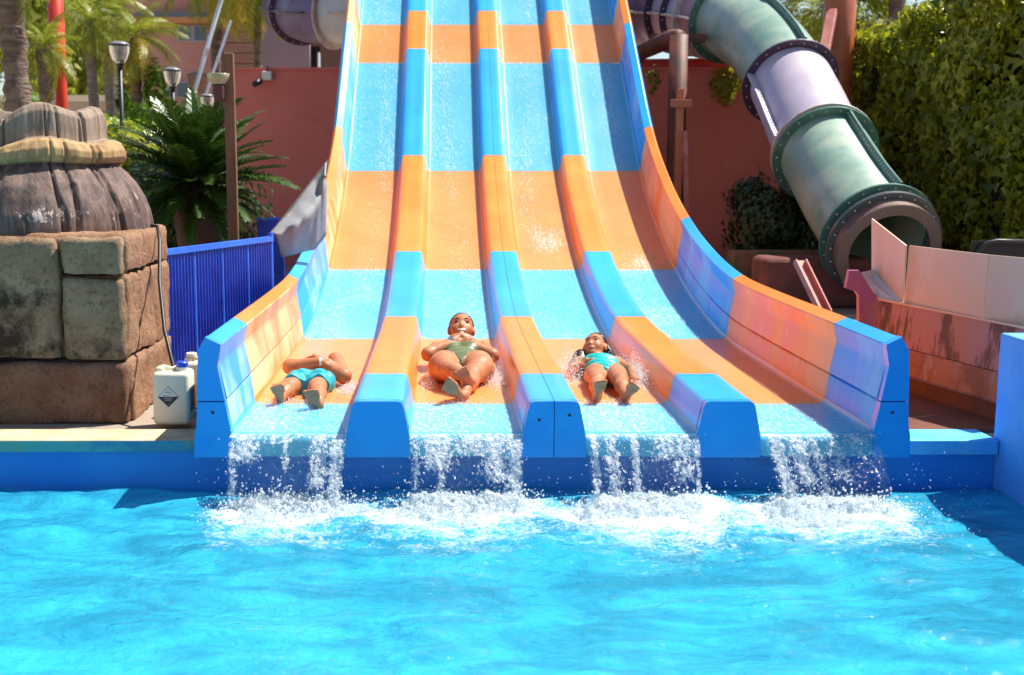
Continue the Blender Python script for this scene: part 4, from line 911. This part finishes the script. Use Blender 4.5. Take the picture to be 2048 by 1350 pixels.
slab(bd, 'wall_core', 446, -60, 517, 420, M_brn, bY-.02, 3)
for x0, y0, x1, y1 in ((355, 50, 384, 84), (386, 50, 415, 84), (322, 163, 350, 196), (352, 163, 378, 196)):
    w = slab(bd, 'window', x0, y0, x1, y1, M_frame, bY-.06, .05); slab(w, 'pane', x0+2.5, y0+2.5, x1-2.5, y1-2.5, M_pane, bY-.075, .02)
bw = thing('lilac_building', 'lilac grey wall with brown end above the red wall', 'building', (at_Y(570, 200, 26).x, 26, GZ))
slab(bw, 'wall', 515, 20, 618, 420, M_lil, 26, 2); slab(bw, 'end_wall', 645, 92, 700, 420, M_brn, 26, 2); slab(bw, 'lintel', 618, 80, 700, 92, M_brn, 26.2, 1.5)
lw = thing('terrace_wall', 'low beige and grey terrace wall behind the palm trunks', 'wall', (at_Y(150, 240, 30).x, 30, GZ))
slab(lw, 'beige_band', -260, 204, 330, 222, mat('beige_render', (.62, .46, .30), rough=.9), 30, .6); slab(lw, 'grey_band', -260, 222.5, 470, 238, mat('grey_render', (.30, .28, .30), rough=.9), 30.05, .6)
slab(lw, 'pale_band', -260, 190, 320, 203.6, mat('pale_render', (.60, .56, .46), rough=.9), 30.3, .3); slab(lw, 'base', -260, 238.4, 470, 420, M_brn, 30.1, .5)
fb = thing('pale_house', 'pale house far behind the palms on the left', 'building', (at_Y(150, 240, 55).x, 55, GZ))
slab(fb, 'wall', 60, 120, 250, 420, mat('cream_render', (.66, .58, .50), rough=.9), 55, 5); slab(fb, 'roof', 52, 108, 258, 120, mat('terracotta', (.50, .20, .10), rough=.9), 54.6, 6)
M_chr = mat('bright_steel_pole', (.75, .76, .78), rough=.22, metal=.6)
for (x0, y0, x1, y1, w, lb) in ((396, 158, 452, -30, .085, 'bright steel pole leaning in front of the pink building'), (424, 152, 462, 40, .055, 'thinner pale pole leaning beside the bright steel pole')):
    a, b = at_Y(x0, y0, 23), at_Y(x1, y1, 23); d = (b-a); a2 = a - d*((a.z-GZ)/d.z)
    r = thing('leaning_pole', lb, 'pole', tuple(a2)); obj('shaft', *tube([a2, b], w/2, 10), M_chr, r, smooth=True); obj('sleeve', *tube([a.lerp(b, .25), a.lerp(b, .33)], w/2*1.25, 10), M_chr, r)
q = at_Y(396, 215, 24); wb = thing('wicker_bin', 'brown wicker bin behind the lowest street lamp', 'bin', (q.x, 24, GZ))
h0 = q.z; obj('stand', *box(q.x-.1, q.x+.1, 23.9, 24.1, GZ, h0), M_iron, wb); obj('basket', *lathe([(0, 0), (.15, 0), (.185, .62), (.17, .64), (0, .6)], 16, (q.x, 24, h0)), M_tim, wb, smooth=True)
obj('lid', *lathe([(0, .70), (.1, .69), (.20, .65), (.20, .63)], 16, (q.x, 24, h0)), M_lid, wb)
def bush(px, py, Y, rx, rz, n, m, label, name='bush', size=.1, base=None, seed=1):
    q = at_Y(px, py, Y); rg = np.random.default_rng(seed); d = rg.normal(0, 1, (n, 3)); d /= np.linalg.norm(d, axis=1)[:, None]
    rad = rg.uniform(.35, 1, n)**.6*(1+1.3*fbm(d*2.2+seed, 3, seed)); C = d*rad[:, None]*[rx, rx*.8, rz] + np.array(q)
    C = C[C[:, 2] > GZ+.02]; r = thing(name, label, 'shrub', (q.x, Y, GZ)); dd = C-np.array(q); dd /= np.linalg.norm(dd, axis=1)[:, None]+1e-6
    o = link('foliage', leaf_mass('foliage', C, dd, size, m, seed), r); o['kind'] = 'stuff'
    for k in range(4 if py > 180 else 0): obj('stem', *tube([(q.x+random.uniform(-.1, .1), Y, GZ), (q.x+random.uniform(-rx, rx)*.5, Y, q.z)], [.03, .012], 6), M_postl, r)
for k, (px, py, Y, rx, rz, n, lb) in enumerate(((252, 205, 24.5, .20, .55, 260, 'bright green climber right of the tallest street lamp'), (312, 190, 24, .28, .75, 420, 'bright green climber left of the middle street lamp'), (385, 232, 22.5, .45, .30, 320, 'bright low bush around the globe lamp'),
        (300, 240, 23, .6, .3, 380, 'bright low bush under the climber'), (50, 222, 22, .5, .35, 260, 'green bush behind the stout palm'), (215, 262, 21, .7, .25, 300, 'bright bush behind the rock stump'))):
    bush(px, py, Y, rx, rz, n, M_bush, lb, size=.14, seed=20+k)
bush(262, 340, 11.8, .5, .45, 700, M_ivy, 'green shrub between the stump and the sago palm', size=.10, seed=51)
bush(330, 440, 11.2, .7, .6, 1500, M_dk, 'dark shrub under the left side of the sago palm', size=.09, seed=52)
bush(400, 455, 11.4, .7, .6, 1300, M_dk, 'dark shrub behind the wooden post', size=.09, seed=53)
# far trees
def tree(px, py, Y, rx, rz, n, label, size, seed):
    q = at_Y(px, py, Y); rg = np.random.default_rng(seed); r = thing('tree', label, 'tree', (q.x, Y, GZ)); cl = rg.normal(0, .5, (14, 3))
    C = np.concatenate([c + rg.normal(0, .24, (n//14, 3)) for c in cl])*[rx, rx, rz] + np.array(q); dd = C-np.array(q); dd /= np.linalg.norm(dd, axis=1)[:, None]+1e-6
    o = link('crown', leaf_mass('crown', C, dd, size, M_palm, seed), r); o['kind'] = 'stuff'
    obj('trunk', *tube([(q.x, Y, GZ), (q.x+.1, Y, q.z*.6), (q.x, Y, q.z)], [.22, .16, .05], 8), M_trunk, r, smooth=True)
tree(20, 60, 40, 2.2, 2.2, 1500, 'leafy tree far behind the palms at the left edge', .42, 71); tree(205, 20, 44, 2.2, 1.6, 1100, 'leafy tree far behind the tallest street lamp', .42, 72)
tree(140, 150, 48, 2.4, 1.6, 1500, 'low leafy tree behind the red pole', .40, 74)

# ------------------------------------------------------------------ red wall, floodlight
M_red = mat('red_render', (.74, .21, .165), (.68, .18, .14), 1.2, (.35, .65), rough=.9, bump=.25, bscale=40, c3=(.44, .10, .085), scale3=3, thr3=(.6, .8))
rw = thing('red_wall', 'tall rust red wall behind the slide', 'wall', (.5, 17.1, GZ))
a, b = at_Y(466, 140, 17), at_Y(1560, 149, 17)
obj('wall', *box(a.x, 5.0, 17, 17.25, GZ, a.z), M_red, rw); obj('top_edge', *box(a.x-.02, 5.0, 16.97, 17.28, a.z, a.z+.035), M_red, rw)
q = at_Y(535, 152, 16.95); fl = thing('floodlight', 'small white wall light with dark lens high on the red wall', 'wall light', tuple(q))
obj('housing', *box(q.x-.065, q.x+.065, 16.86, 16.99, q.z-.06, q.z+.06), M_white, fl, bevel=.012); obj('stalk', *tube([(q.x, 16.93, q.z+.06), (q.x, 16.93, q.z+.13)], .012, 8), M_black, fl)
obj('arm', *tube([(q.x-.06, 16.9, q.z-.05), (q.x-.13, 16.86, q.z-.10)], .012, 8), M_black, fl); obj('lens', *tube([(q.x-.10, 16.88, q.z-.07), (q.x-.17, 16.80, q.z-.13)], [.05, .035], 12), M_black, fl, smooth=True)

# ------------------------------------------------------------------ tube slide
def gel(name, c, c2, c3):
    return mat(name, c, c2, 1.6, (.38, .64), rough=.42, coat=.06, bump=.08, bscale=16, bdist=.01, c3=c3, scale3=2.4, thr3=(.55, .78))
G_gr = gel('green_tube_gelcoat', (.19, .31, .24), (.37, .45, .35), (.10, .28, .27)); G_li = gel('lilac_tube_gelcoat', (.44, .38, .46), (.56, .47, .52), (.26, .24, .42)); G_pu = gel('purple_tube_gelcoat', (.17, .13, .26), (.13, .09, .16), (.22, .06, .07))
G_pi = gel('pink_tube_gelcoat', (.42, .20, .22), (.50, .28, .30), (.30, .10, .14)); G_wh = gel('pale_tube_gelcoat', (.52, .58, .58), (.60, .62, .62), (.40, .50, .52))
G_fg = mat('green_flange', (.05, .14, .11), (.08, .18, .14), 5, rough=.35); G_fp = mat('dark_purple_flange', (.055, .03, .06), rough=.4); G_fw = mat('pale_flange', (.60, .54, .50), (.45, .36, .32), 9, rough=.5); M_bolt = mat('bolt_steel', (.62, .58, .52), rough=.3, metal=.8)
ts = thing('tube_slide', 'enclosed green and lilac tube slide curving down on the right', 'tube slide', (3.6, 11.2, GZ))
TR = .475
key = [(574, 18, 22.6), (612, 25, 20.6), (690, 27, 19.2), (1250, 26, 18.2), (1340, 27, 17.6), (1400, 32, 16.9), (1455, 42, 16.2), (1515, 78, 15.4), (1560, 130, 14.6), (1600, 205, 13.9), (1632, 275, 13.3), (1668, 340, 12.7), (1708, 408, 12.1), (1758, 478, 11.5), (1818, 548, 10.9), (1868, 600, 10.3)]
K = [at_d(*k) for k in key]
def spline(P, n):
    out = []
    for i in range(len(P)-1):
        p0, p1, p2, p3 = P[max(i-1, 0)], P[i], P[i+1], P[min(i+2, len(P)-1)]
        for k in range(n):
            t_ = k/n; out.append(.5*((2*p1) + (p2-p0)*t_ + (2*p0-5*p1+4*p2-p3)*t_*t_ + (3*p1-p0-3*p2+p3)*t_**3))
    return out + [P[-1]]
NS = 12; PATH = spline(K, NS); _, PT, PN = frames(PATH)
def ring(i, r0, r1, w, m, parent, name='flange', bolts=True, sh=0):
    p, t_ = PATH[i], PT[i]; u = PN[i]; v_ = t_.cross(u); V, Fa = [], []; n = 48
    for (r, o) in ((r0, -w), (r1, -w), (r1, w), (r0, w)):
        for k in range(n):
            a = 2*math.pi*k/n; V.append(p + t_*(o+sh) + (u*math.cos(a)+v_*math.sin(a))*r)
    for s in range(4):
        for k in range(n): Fa.append((s*n+k, s*n+(k+1) % n, (s+1) % 4*n+(k+1) % n, (s+1) % 4*n+k))
    o = obj(name, V, Fa, m, parent)
    if bolts:
        C = []; nb = 22; rm = (r0+r1)/2+.008
        for k in range(nb):
            a = 2*math.pi*(k+.5)/nb; C.append(p + t_*(sh+w+.004) + (u*math.cos(a)+v_*math.sin(a))*rm)
        bo = link('bolts', npmesh('bolts', *blobs(np.array([tuple(c) for c in C]), np.full(nb, .012)), M_bolt), o); bo['kind'] = 'stuff'
    return o
def section(i0, i1, m, name='tube_section'): return obj(name, *tube(PATH[i0:i1+1], TR, 40, cap=False), m, ts, smooth=True)
J = lambda k: int(k*NS)
S1 = section(J(0), 23, G_pu); S2 = section(23, J(2.4), G_wh); S3 = section(J(2.4), J(4.25), G_pu); S4 = section(J(4.25), J(5.25), G_li); S5 = section(J(5.25), J(6.05), G_pi)
S6 = section(J(6.05), J(8.45), G_gr); S7 = section(J(8.45), J(10.5), G_li); S8 = section(J(10.5), J(12.95), G_gr)
for k, m in ((.9, G_fp), (1.95, G_fw), (4.2, G_fp), (4.9, G_fp), (5.35, G_fw), (6.05, G_fg), (8.5, G_fp), (10.42, G_fw), (10.5, G_fg), (12.95, G_fg)):
    ring(J(k), TR-.005, TR+.095, .012, m, ts, sh=.03 if m is G_fg and k > 10 else 0)
ring(J(12.95), TR-.02, TR+.075, .02, mat('dark_outlet_ring', (.07, .085, .085), rough=.3), ts, 'outlet_ring', sh=.16)
obj('outlet_collar', *tube([PATH[J(12.95)], PATH[J(12.95)]+PT[J(12.95)]*.3], TR+.01, 40, cap=False), mat('brown_outlet_collar', (.16, .09, .075), (.24, .15, .13), 4, rough=.35), ts, smooth=True)
ring(J(12.95), TR-.09, TR+.02, .012, mat('grey_outlet_lip', (.13, .09, .08), rough=.35), ts, 'outlet_lip', bolts=False, sh=.31)
def fin(i0, i1, ang, m, h=.085):                            # bolted lengthwise joint
    V, Fa, C = [], [], []
    for i in range(i0, i1+1):
        u = PN[i]; w = PT[i].cross(u); d = u*math.cos(ang)+w*math.sin(ang); e = PT[i].cross(d)*.012
        b = PATH[i]+d*(TR-.01); c = PATH[i]+d*(TR+h); V += [b-e, c-e, c+e, b+e]; C += [PATH[i]+d*(TR+h*.6)+e*1.4, PATH[i]+d*(TR+h*.6)-e*1.4]
        if i > i0:
            k = len(V)-8; Fa += [(k+j, k+(j+1) % 4, k+4+(j+1) % 4, k+4+j) for j in range(4)]
    o = obj('joint_flange', V, Fa, m, ts); bo = link('bolts', npmesh('bolts', *blobs(np.array([tuple(c) for c in C]), np.full(len(C), .010)), M_bolt), o); bo['kind'] = 'stuff'
for i0, i1, ang, m in ((J(0), 22, 0, G_fp), (24, J(2.4), 0, G_fw), (J(2.4), J(4.2), 0, G_fw), (J(4.3), J(6.0), 0, G_fw), (J(6.1), J(8.45), -1.65, G_fg), (J(8.5), J(10.4), -.15, G_li), (J(8.5), J(10.4), 3.2, G_li), (J(10.5), J(12.9), -1.75, G_fg)):
    fin(i0, i1, ang, m)
# ------------------------------------------------------------------ steelwork round the tube
M_orst = mat('orange_steel', (.50, .13, .045), (.42, .10, .04), 4, rough=.45, bump=.1, bscale=20); M_redst = mat('red_steel', (.34, .045, .025), (.24, .035, .02), 4, rough=.5); M_pkst = mat('faded_red_steel', (.55, .20, .16), (.45, .12, .09), 6, rough=.6, bump=.2, bscale=30)
def post_at(px, Y): return at_Y(px, 330, Y).x
x = post_at(1351, 15.6); zt = at_Y(1351, 70, 15.6).z
cl = thing('support_column', 'dark brown steel column holding up the purple tube', 'column', (x, 15.6, GZ))
obj('shaft', *tube([(x, 15.6, GZ), (x, 15.6, zt)], .118, 20), M_steel, cl, smooth=True); obj('base_plate', *box(x-.2, x+.2, 15.4, 15.8, GZ, GZ+.03), M_steel, cl)
obj('branch', *tube([(x, 15.6, zt-.05), (x-.05, 15.8, zt-.02), (x-.32, 16.6, zt-.12), (x-.55, 17.2, zt-.45)], [.118, .115, .11, .11], 16), M_steel, cl, smooth=True)
obj('saddle', *beam((x-.25, 16.2, zt+.02), (x+.45, 16.2, zt+.02), .16, .10), M_steel, cl)
x2 = post_at(1356, 14.4); zt2 = at_Y(1356, 178, 14.4).z; fp = thing('orange_post', 'slim orange post with short crossbar in front of the dark column', 'post', (x2, 14.4, GZ))
obj('upright', *box(x2-.042, x2+.042, 14.36, 14.44, GZ, zt2), M_orst, fp, bevel=.006); zc = at_Y(1356, 207, 14.35).z; obj('crossbar', *box(x2-.125, x2+.125, 14.30, 14.355, zc-.045, zc+.045), M_orst, fp, bevel=.006)
obj('brace', *beam((x2+.12, 14.3, at_Y(1, 430, 14.3).z-.5), (x2+.05, 14.3, at_Y(1, 262, 14.3).z), .07, .05), M_pkst, fp)
for (xa, ya, xb, yb, Y, h, lb) in ((1262, 121, 1505, 118, 17.6, .10, 'upper red steel beam behind the tube above the red wall'), (1430, 145, 1560, 143, 17.5, .14, 'lower red steel beam just above the red wall')):
    r = thing('steel_beam', lb, 'beam', tuple(at_Y(xa, ya, Y))); a, b = at_Y(xa, ya, Y), at_Y(xb, yb, Y)
    obj('flange', *beam(a, b, .12, .03), M_redst, r); obj('web', *beam(a-Vector((0, 0, h/2+.016)), b-Vector((0, 0, h/2+.016)), .03, h), M_redst, r)
x3 = post_at(1665, 16.2); oc = thing('orange_column', 'thick orange steel column rising behind the lilac tube', 'column', (x3, 16.2, GZ))
obj('shaft', *tube([(x3, 16.2, GZ), (x3, 16.2, 5.6)], .205, 24), M_orst, oc, smooth=True)
obj('strut', *beam(at_Y(1664, 22, 15.9), at_Y(1640, 150, 15.2), .13, .09), M_pkst, oc, bevel=.01); obj('base_plate', *box(x3-.3, x3+.3, 15.9, 16.5, GZ, GZ+.03), M_orst, oc)
a, b = at_Y(1598, 522, 10.6), at_Y(1648, 625, 10.2); ch = thing('steel_channel', 'leaning faded red steel channel below the green tube', 'brace', tuple(b))
obj('web', *beam(a, b, .10, .012), M_pkst, ch)
for s in (-1, 1):
    d = (b-a).normalized().cross(Vector((0, 0, 1))).normalized()*.05*s; obj('flange', *beam(a+d-Vector((0, .03, 0)), b+d-Vector((0, .03, 0)), .012, .06), M_pkst, ch)
# planter
M_plr = mat('dark_red_planter', (.20, .06, .045), (.13, .04, .03), 3, rough=.9, bump=.3, bscale=25); M_plg = mat('mossy_planter', (.22, .10, .06), (.08, .11, .03), 4, (.45, .6), rough=.95, bump=.5, bscale=25)
pl = thing('planter', 'dark red masonry planter under the green tube', 'planter', (at_Y(1560, 590, 12).x, 12.4, GZ))
a, b = at_Y(1466, 503, 12.6), at_Y(1560, 503, 12.6); obj('back_wall', *box(a.x, b.x+.6, 12.6, 12.9, GZ, a.z), M_plg, pl, bevel=.03, seg=3)
a, b = at_Y(1527, 516, 11.7), at_Y(1665, 516, 11.7); obj('front_wall', *box(a.x, b.x+.4, 11.7, 12.2, GZ, a.z), M_plr, pl, bevel=.07, seg=4)
for k, (px, py, Y, rx, rz, n, lb) in enumerate(((1505, 400, 14.6, .30, .35, 700, 'dark shrub against the red wall left of the lilac tube'), (1545, 455, 13.6, .55, .55, 2600, 'dark shrub in the planter under the green tube'), (1640, 470, 13.8, .7, .6, 2200, 'dark shrub behind the lower green tube'),
        (1450, 170, 16.8, .22, .28, 300, 'leafy creeper hanging over the red wall near the tube'))):
    bush(px, py, Y, rx, rz, n, M_dk if k < 3 else M_ivy, lb, size=.075, seed=90+k)
bush(1306, 165, 16.6, .09, .22, 60, M_bush, 'small yellow creeper hanging over the red wall beside the slide', size=.07, seed=99)
# ------------------------------------------------------------------ ivy hedge
h0, h1 = Vector((5.72, 17.6, 0)), Vector((6.35, 11.4, 0)); hd = (h1-h0).normalized(); hn = Vector((hd.y, -hd.x, 0)); HL = (h1-h0).length
if hn.x > 0: hn = -hn
hg = thing('ivy_wall', 'tall wall covered in hanging ivy on the right', 'hedge', ((h0.x+h1.x)/2, (h0.y+h1.y)/2, GZ))
ztop = lambda s: 3.05 + .55*min(1, s/3.2) + .10*math.sin(s*2.1) + .06*math.sin(s*5.3+1)
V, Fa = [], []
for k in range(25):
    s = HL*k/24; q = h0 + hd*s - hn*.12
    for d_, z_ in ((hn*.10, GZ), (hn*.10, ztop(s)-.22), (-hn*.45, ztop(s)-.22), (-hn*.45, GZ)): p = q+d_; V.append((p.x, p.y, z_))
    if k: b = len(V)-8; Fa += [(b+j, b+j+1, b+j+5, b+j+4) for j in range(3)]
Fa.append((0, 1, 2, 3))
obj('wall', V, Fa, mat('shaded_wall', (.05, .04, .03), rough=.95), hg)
n = 34000; rg = np.random.default_rng(5); s = rg.uniform(0, HL, n); zt_ = np.array([ztop(q) for q in s]); z = GZ + (zt_-GZ)*rg.uniform(0, 1.0, n)**.85
clump = fbm(np.column_stack([s*2.2, z*1.5, z*0]), 4, 401); keep = clump + rg.uniform(-.12, .12, n) > -.06
dep = np.where(keep, .10+.55*np.clip(clump+.1, 0, .6)+rg.uniform(-.06, .10, n), rg.uniform(-.02, .05, n))
dep += .15*np.exp(-((zt_-z)/.3)**2)
C = np.array(h0)[None] + s[:, None]*np.array(hd)[None] + dep[:, None]*np.array(hn)[None]; C[:, 2] = z + .04*rg.normal(0, 1, n)
k = rg.random(n) < np.where(keep, .85, .10); C = C[k]
top_n = 5200; s2 = rg.uniform(0, HL, top_n); C2 = np.array(h0)[None] + s2[:, None]*np.array(hd)[None] + rg.uniform(-.5, .32, top_n)[:, None]*np.array(hn)[None]; C2[:, 2] = np.array([ztop(q) for q in s2]) + rg.normal(-.06, .10, top_n) + .12*fbm(np.column_stack([s2*3, s2*0, s2*0]), 2, 9)
NN = np.tile(np.array(hn)+np.array([0, 0, .35]), (len(C), 1)); NN2 = np.tile(np.array(hn)*.5+np.array([0, 0, .8]), (top_n, 1))
o = link('leaf_cover', leaf_mass('leaf_cover', np.concatenate([C, C2]), np.concatenate([NN, NN2]), .10, M_ivy, 6), hg); o['kind'] = 'stuff'
lm = leaf_mass('leaf', np.zeros((1, 3)), np.array([[0, -1.0, 0]]), .13, M_ivy, 3)
for k in range(260):                                         # the leaves that show largest
    s = random.uniform(.4, HL); z = GZ + (ztop(s)-GZ)*random.uniform(.28, .98); q = h0 + hd*s + hn*random.uniform(.28, .42)
    link('leaf', lm, hg, Matrix.Translation((q.x, q.y, z)) @ Euler((random.gauss(0, .4), random.gauss(0, .4), random.gauss(-1.2, .6))).to_matrix().to_4x4() @ Matrix.Scale(random.uniform(.8, 1.35), 4))
# palms behind the hedge
FAN = []
for k in range(2):
    V, Fa = [], []; rg_ = np.random.default_rng(k)
    for j in range(34):
        a = math.radians(-125+250*j/33); d = np.array([math.cos(a), math.sin(a), .1*rg_.normal()]); e = np.array([-math.sin(a), math.cos(a), 0])*.022; l = .75*rg_.uniform(.85, 1.1); b = len(V)
        st_ = np.array([.5, 0, 0]); V += [st_-e*.3, st_+e*.3, st_+d*l*.6+e, st_+d*l*.6-e, st_+d*l+np.array([0, 0, -.25*l])]; Fa += [(b, b+1, b+2, b+3), (b+3, b+2, b+4)]
    b = len(V); V += [np.array(q) for q in ((0, -.012, 0), (0, .012, 0), (.52, .012, 0), (.52, -.012, 0))]; Fa.append((b, b+1, b+2, b+3))
    me = mesh('frond', V, Fa, M_palm); me.attributes.new('tone', 'FLOAT', 'POINT').data.foreach_set('value', [.5]*len(V)); FAN.append(me)
def fan_palm(px, py, Y, label, n, sc, wt=.16):
    q = at_Y(px, py, Y); r = thing('fan_palm', label, 'palm', (q.x, Y, GZ)); obj('trunk', *tube([(q.x, Y, GZ), (q.x+.05, Y, q.z*.5), (q.x, Y, q.z)], wt, 12), M_trunk, r, smooth=True)
    for k in range(n): link('frond', FAN[k % 2], r, place(q, k*2.4+random.random(), math.radians(80-150*k/n), random.uniform(-.5, .5), sc*random.uniform(.85, 1.15)))
fan_palm(1712, 40, 22, 'fan palm behind the orange column', 22, 1.0); fan_palm(1622, 20, 24, 'fan palm half hidden behind the green elbow', 18, .9); fan_palm(1800, -160, 21, 'palm trunk rising out of the ivy top', 16, 1.1, .14)

# ------------------------------------------------------------------ faded run-out trough with beige boards, right
M_beige = mat('beige_board', (.66, .44, .31), (.72, .52, .39), 1.8, (.35, .65), rough=.45, bump=.1, bscale=12, c3=(.60, .36, .22), scale3=2.6, thr3=(.58, .72), stretch=(1, 1, .5))
M_bedge = mat('pale_board_edge', (.66, .58, .52), rough=.5); M_troughw = mat('faded_pink_trough', (.47, .20, .19), (.44, .19, .10), 1.6, (.42, .60), rough=.5, bump=.25, bscale=20, stretch=(1, 1, .35), c3=(.10, .05, .048), scale3=6, thr3=(.48, .60), stretch3=(1, 1.3, .4))
M_trlow = mat('orange_brown_trough', (.42, .145, .085), (.24, .075, .045), 4, (.42, .6), rough=.5, bump=.2, bscale=25, c3=(.46, .24, .19), scale3=7, thr3=(.54, .68), stretch3=(1, 1.3, .4)); M_trdk = mat('dark_brown_trough', (.16, .04, .016), (.11, .03, .013), 3, rough=.6); M_mag = mat('magenta_trough_end', (.42, .10, .20), (.46, .16, .14), 5, (.45, .65), rough=.5)
tr = thing('runout_trough', 'faded red run-out trough wall topped with beige boards beside the pool', 'slide trough', (2.9, 6.9, GZ))
n0, n1 = at_Z(1760, 601, .775), at_Z(2070, 662, .775)                          # top edge line, far and near
far = Vector((n0.x, n0.y, 0)); near = Vector((n1.x, n1.y, 0)); td = (near-far).normalized(); tn = Vector((-td.y, td.x, 0))
if tn.x > 0: tn = -tn                                                          # towards the slide
def strip(name, prof_, m, a=far, b=near, parent=tr, th=.03):
    V = []; 
    for q_ in (a, b): V += [tuple(q_ + tn*d_ + Vector((0, 0, z_))) for d_, z_ in prof_] + [tuple(q_ + tn*(d_-th) + Vector((0, 0, z_))) for d_, z_ in reversed(prof_)]
    k = len(prof_)*2; return obj(name, V, [tuple(range(k)), tuple(reversed(range(k, 2*k)))] + [(i, i+k, (i+1) % k+k, (i+1) % k) for i in range(k)], m, parent)
strip('trough_wall', [(.0, .775), (.015, .64), (.03, .52)], M_troughw); strip('lower_wall', [(.03, .515), (.05, .44), (.062, .365), (.085, .358)], M_trlow); strip('foot_wall', [(.07, .354), (.075, .25)], M_trdk)
obj('trough_floor', *box(2.32, 3.2, 6.18, 7.7, GZ+.004, GZ+.02), M_trdk, tr)
strip('ledge', [(.012, .79), (.012, .777)], M_beige, th=.16)
B0, B1, B2 = at_Z(1787, 605, .79), at_Z(1943, 637, .79), near
for a, b, nm in ((B0, B1, 'board'), (B1, B2, 'board')):
    a = Vector((a.x, a.y, 0)); b = Vector((b.x, b.y, 0)); u = (b-a).normalized()*.003; o = strip(nm, [(-.07, .79), (-.085, 1.145)], M_beige, a+u, b-u, th=.012)
a0 = at_Z(1785, 605, .79); zt = 1.145; fo = at_Y(1743, 437, 8.25); fo2 = at_Y(1743, 540, 8.25)
g = Vector((a0.x, a0.y, .79))-tn*.07; g2 = g + Vector((0, 0, .355)); e = Vector((.012, .006, 0))
obj('folded_board', [g, g2, fo, fo2, g+e, g2+e, fo+e, fo2+e], [(0, 1, 2, 3), (7, 6, 5, 4), (1, 5, 6, 2), (0, 4, 5, 1), (3, 2, 6, 7), (0, 3, 7, 4)], M_beige, tr)
e2 = at_Y(1720, 545, 8.1); lv = [far+Vector((0, 0, .785)), g, fo2, e2]; obj('sloping_ledge', [*lv, *[q_-Vector((0, 0, .02)) for q_ in lv]], [(0, 1, 2, 3), (7, 6, 5, 4)] + [(i, i+4, (i+1) % 4+4, (i+1) % 4) for i in range(4)], M_bedge, tr)
pe = [(1692, 576), (1699, 541), (1719, 541), (1758, 601), (1752, 690), (1740, 735), (1719, 735), (1718, 592), (1712, 583)]
Vf = [at_Y(x_, y_, 7.75) for x_, y_ in pe]; k = len(Vf); obj('end_flange', [*Vf, *[q_+Vector((0, .05, 0)) for q_ in Vf]], [tuple(range(k)), tuple(reversed(range(k, 2*k)))] + [(i, i+k, (i+1) % k+k, (i+1) % k) for i in range(k)], M_mag, tr)
M_net = mat('black_mesh_fabric', (.02, .022, .022), rough=.8)
a, b = at_Y(1944, 482, 9.6), at_Y(2060, 482, 9.6); nt = thing('black_screen', 'black mesh screen behind the beige boards at the right edge', 'screen', (a.x, 9.6, GZ))
obj('mesh_panel', *box(a.x, b.x, 9.6, 9.62, GZ, a.z), M_net, nt); obj('frame_tube', *tube([at_Y(1948, 520, 9.58), at_Y(1957, 500, 9.58), at_Y(1975, 486, 9.58), at_Y(1995, 482, 9.58), at_Y(2060, 484, 9.58)], .02, 8), M_black, nt, smooth=True)
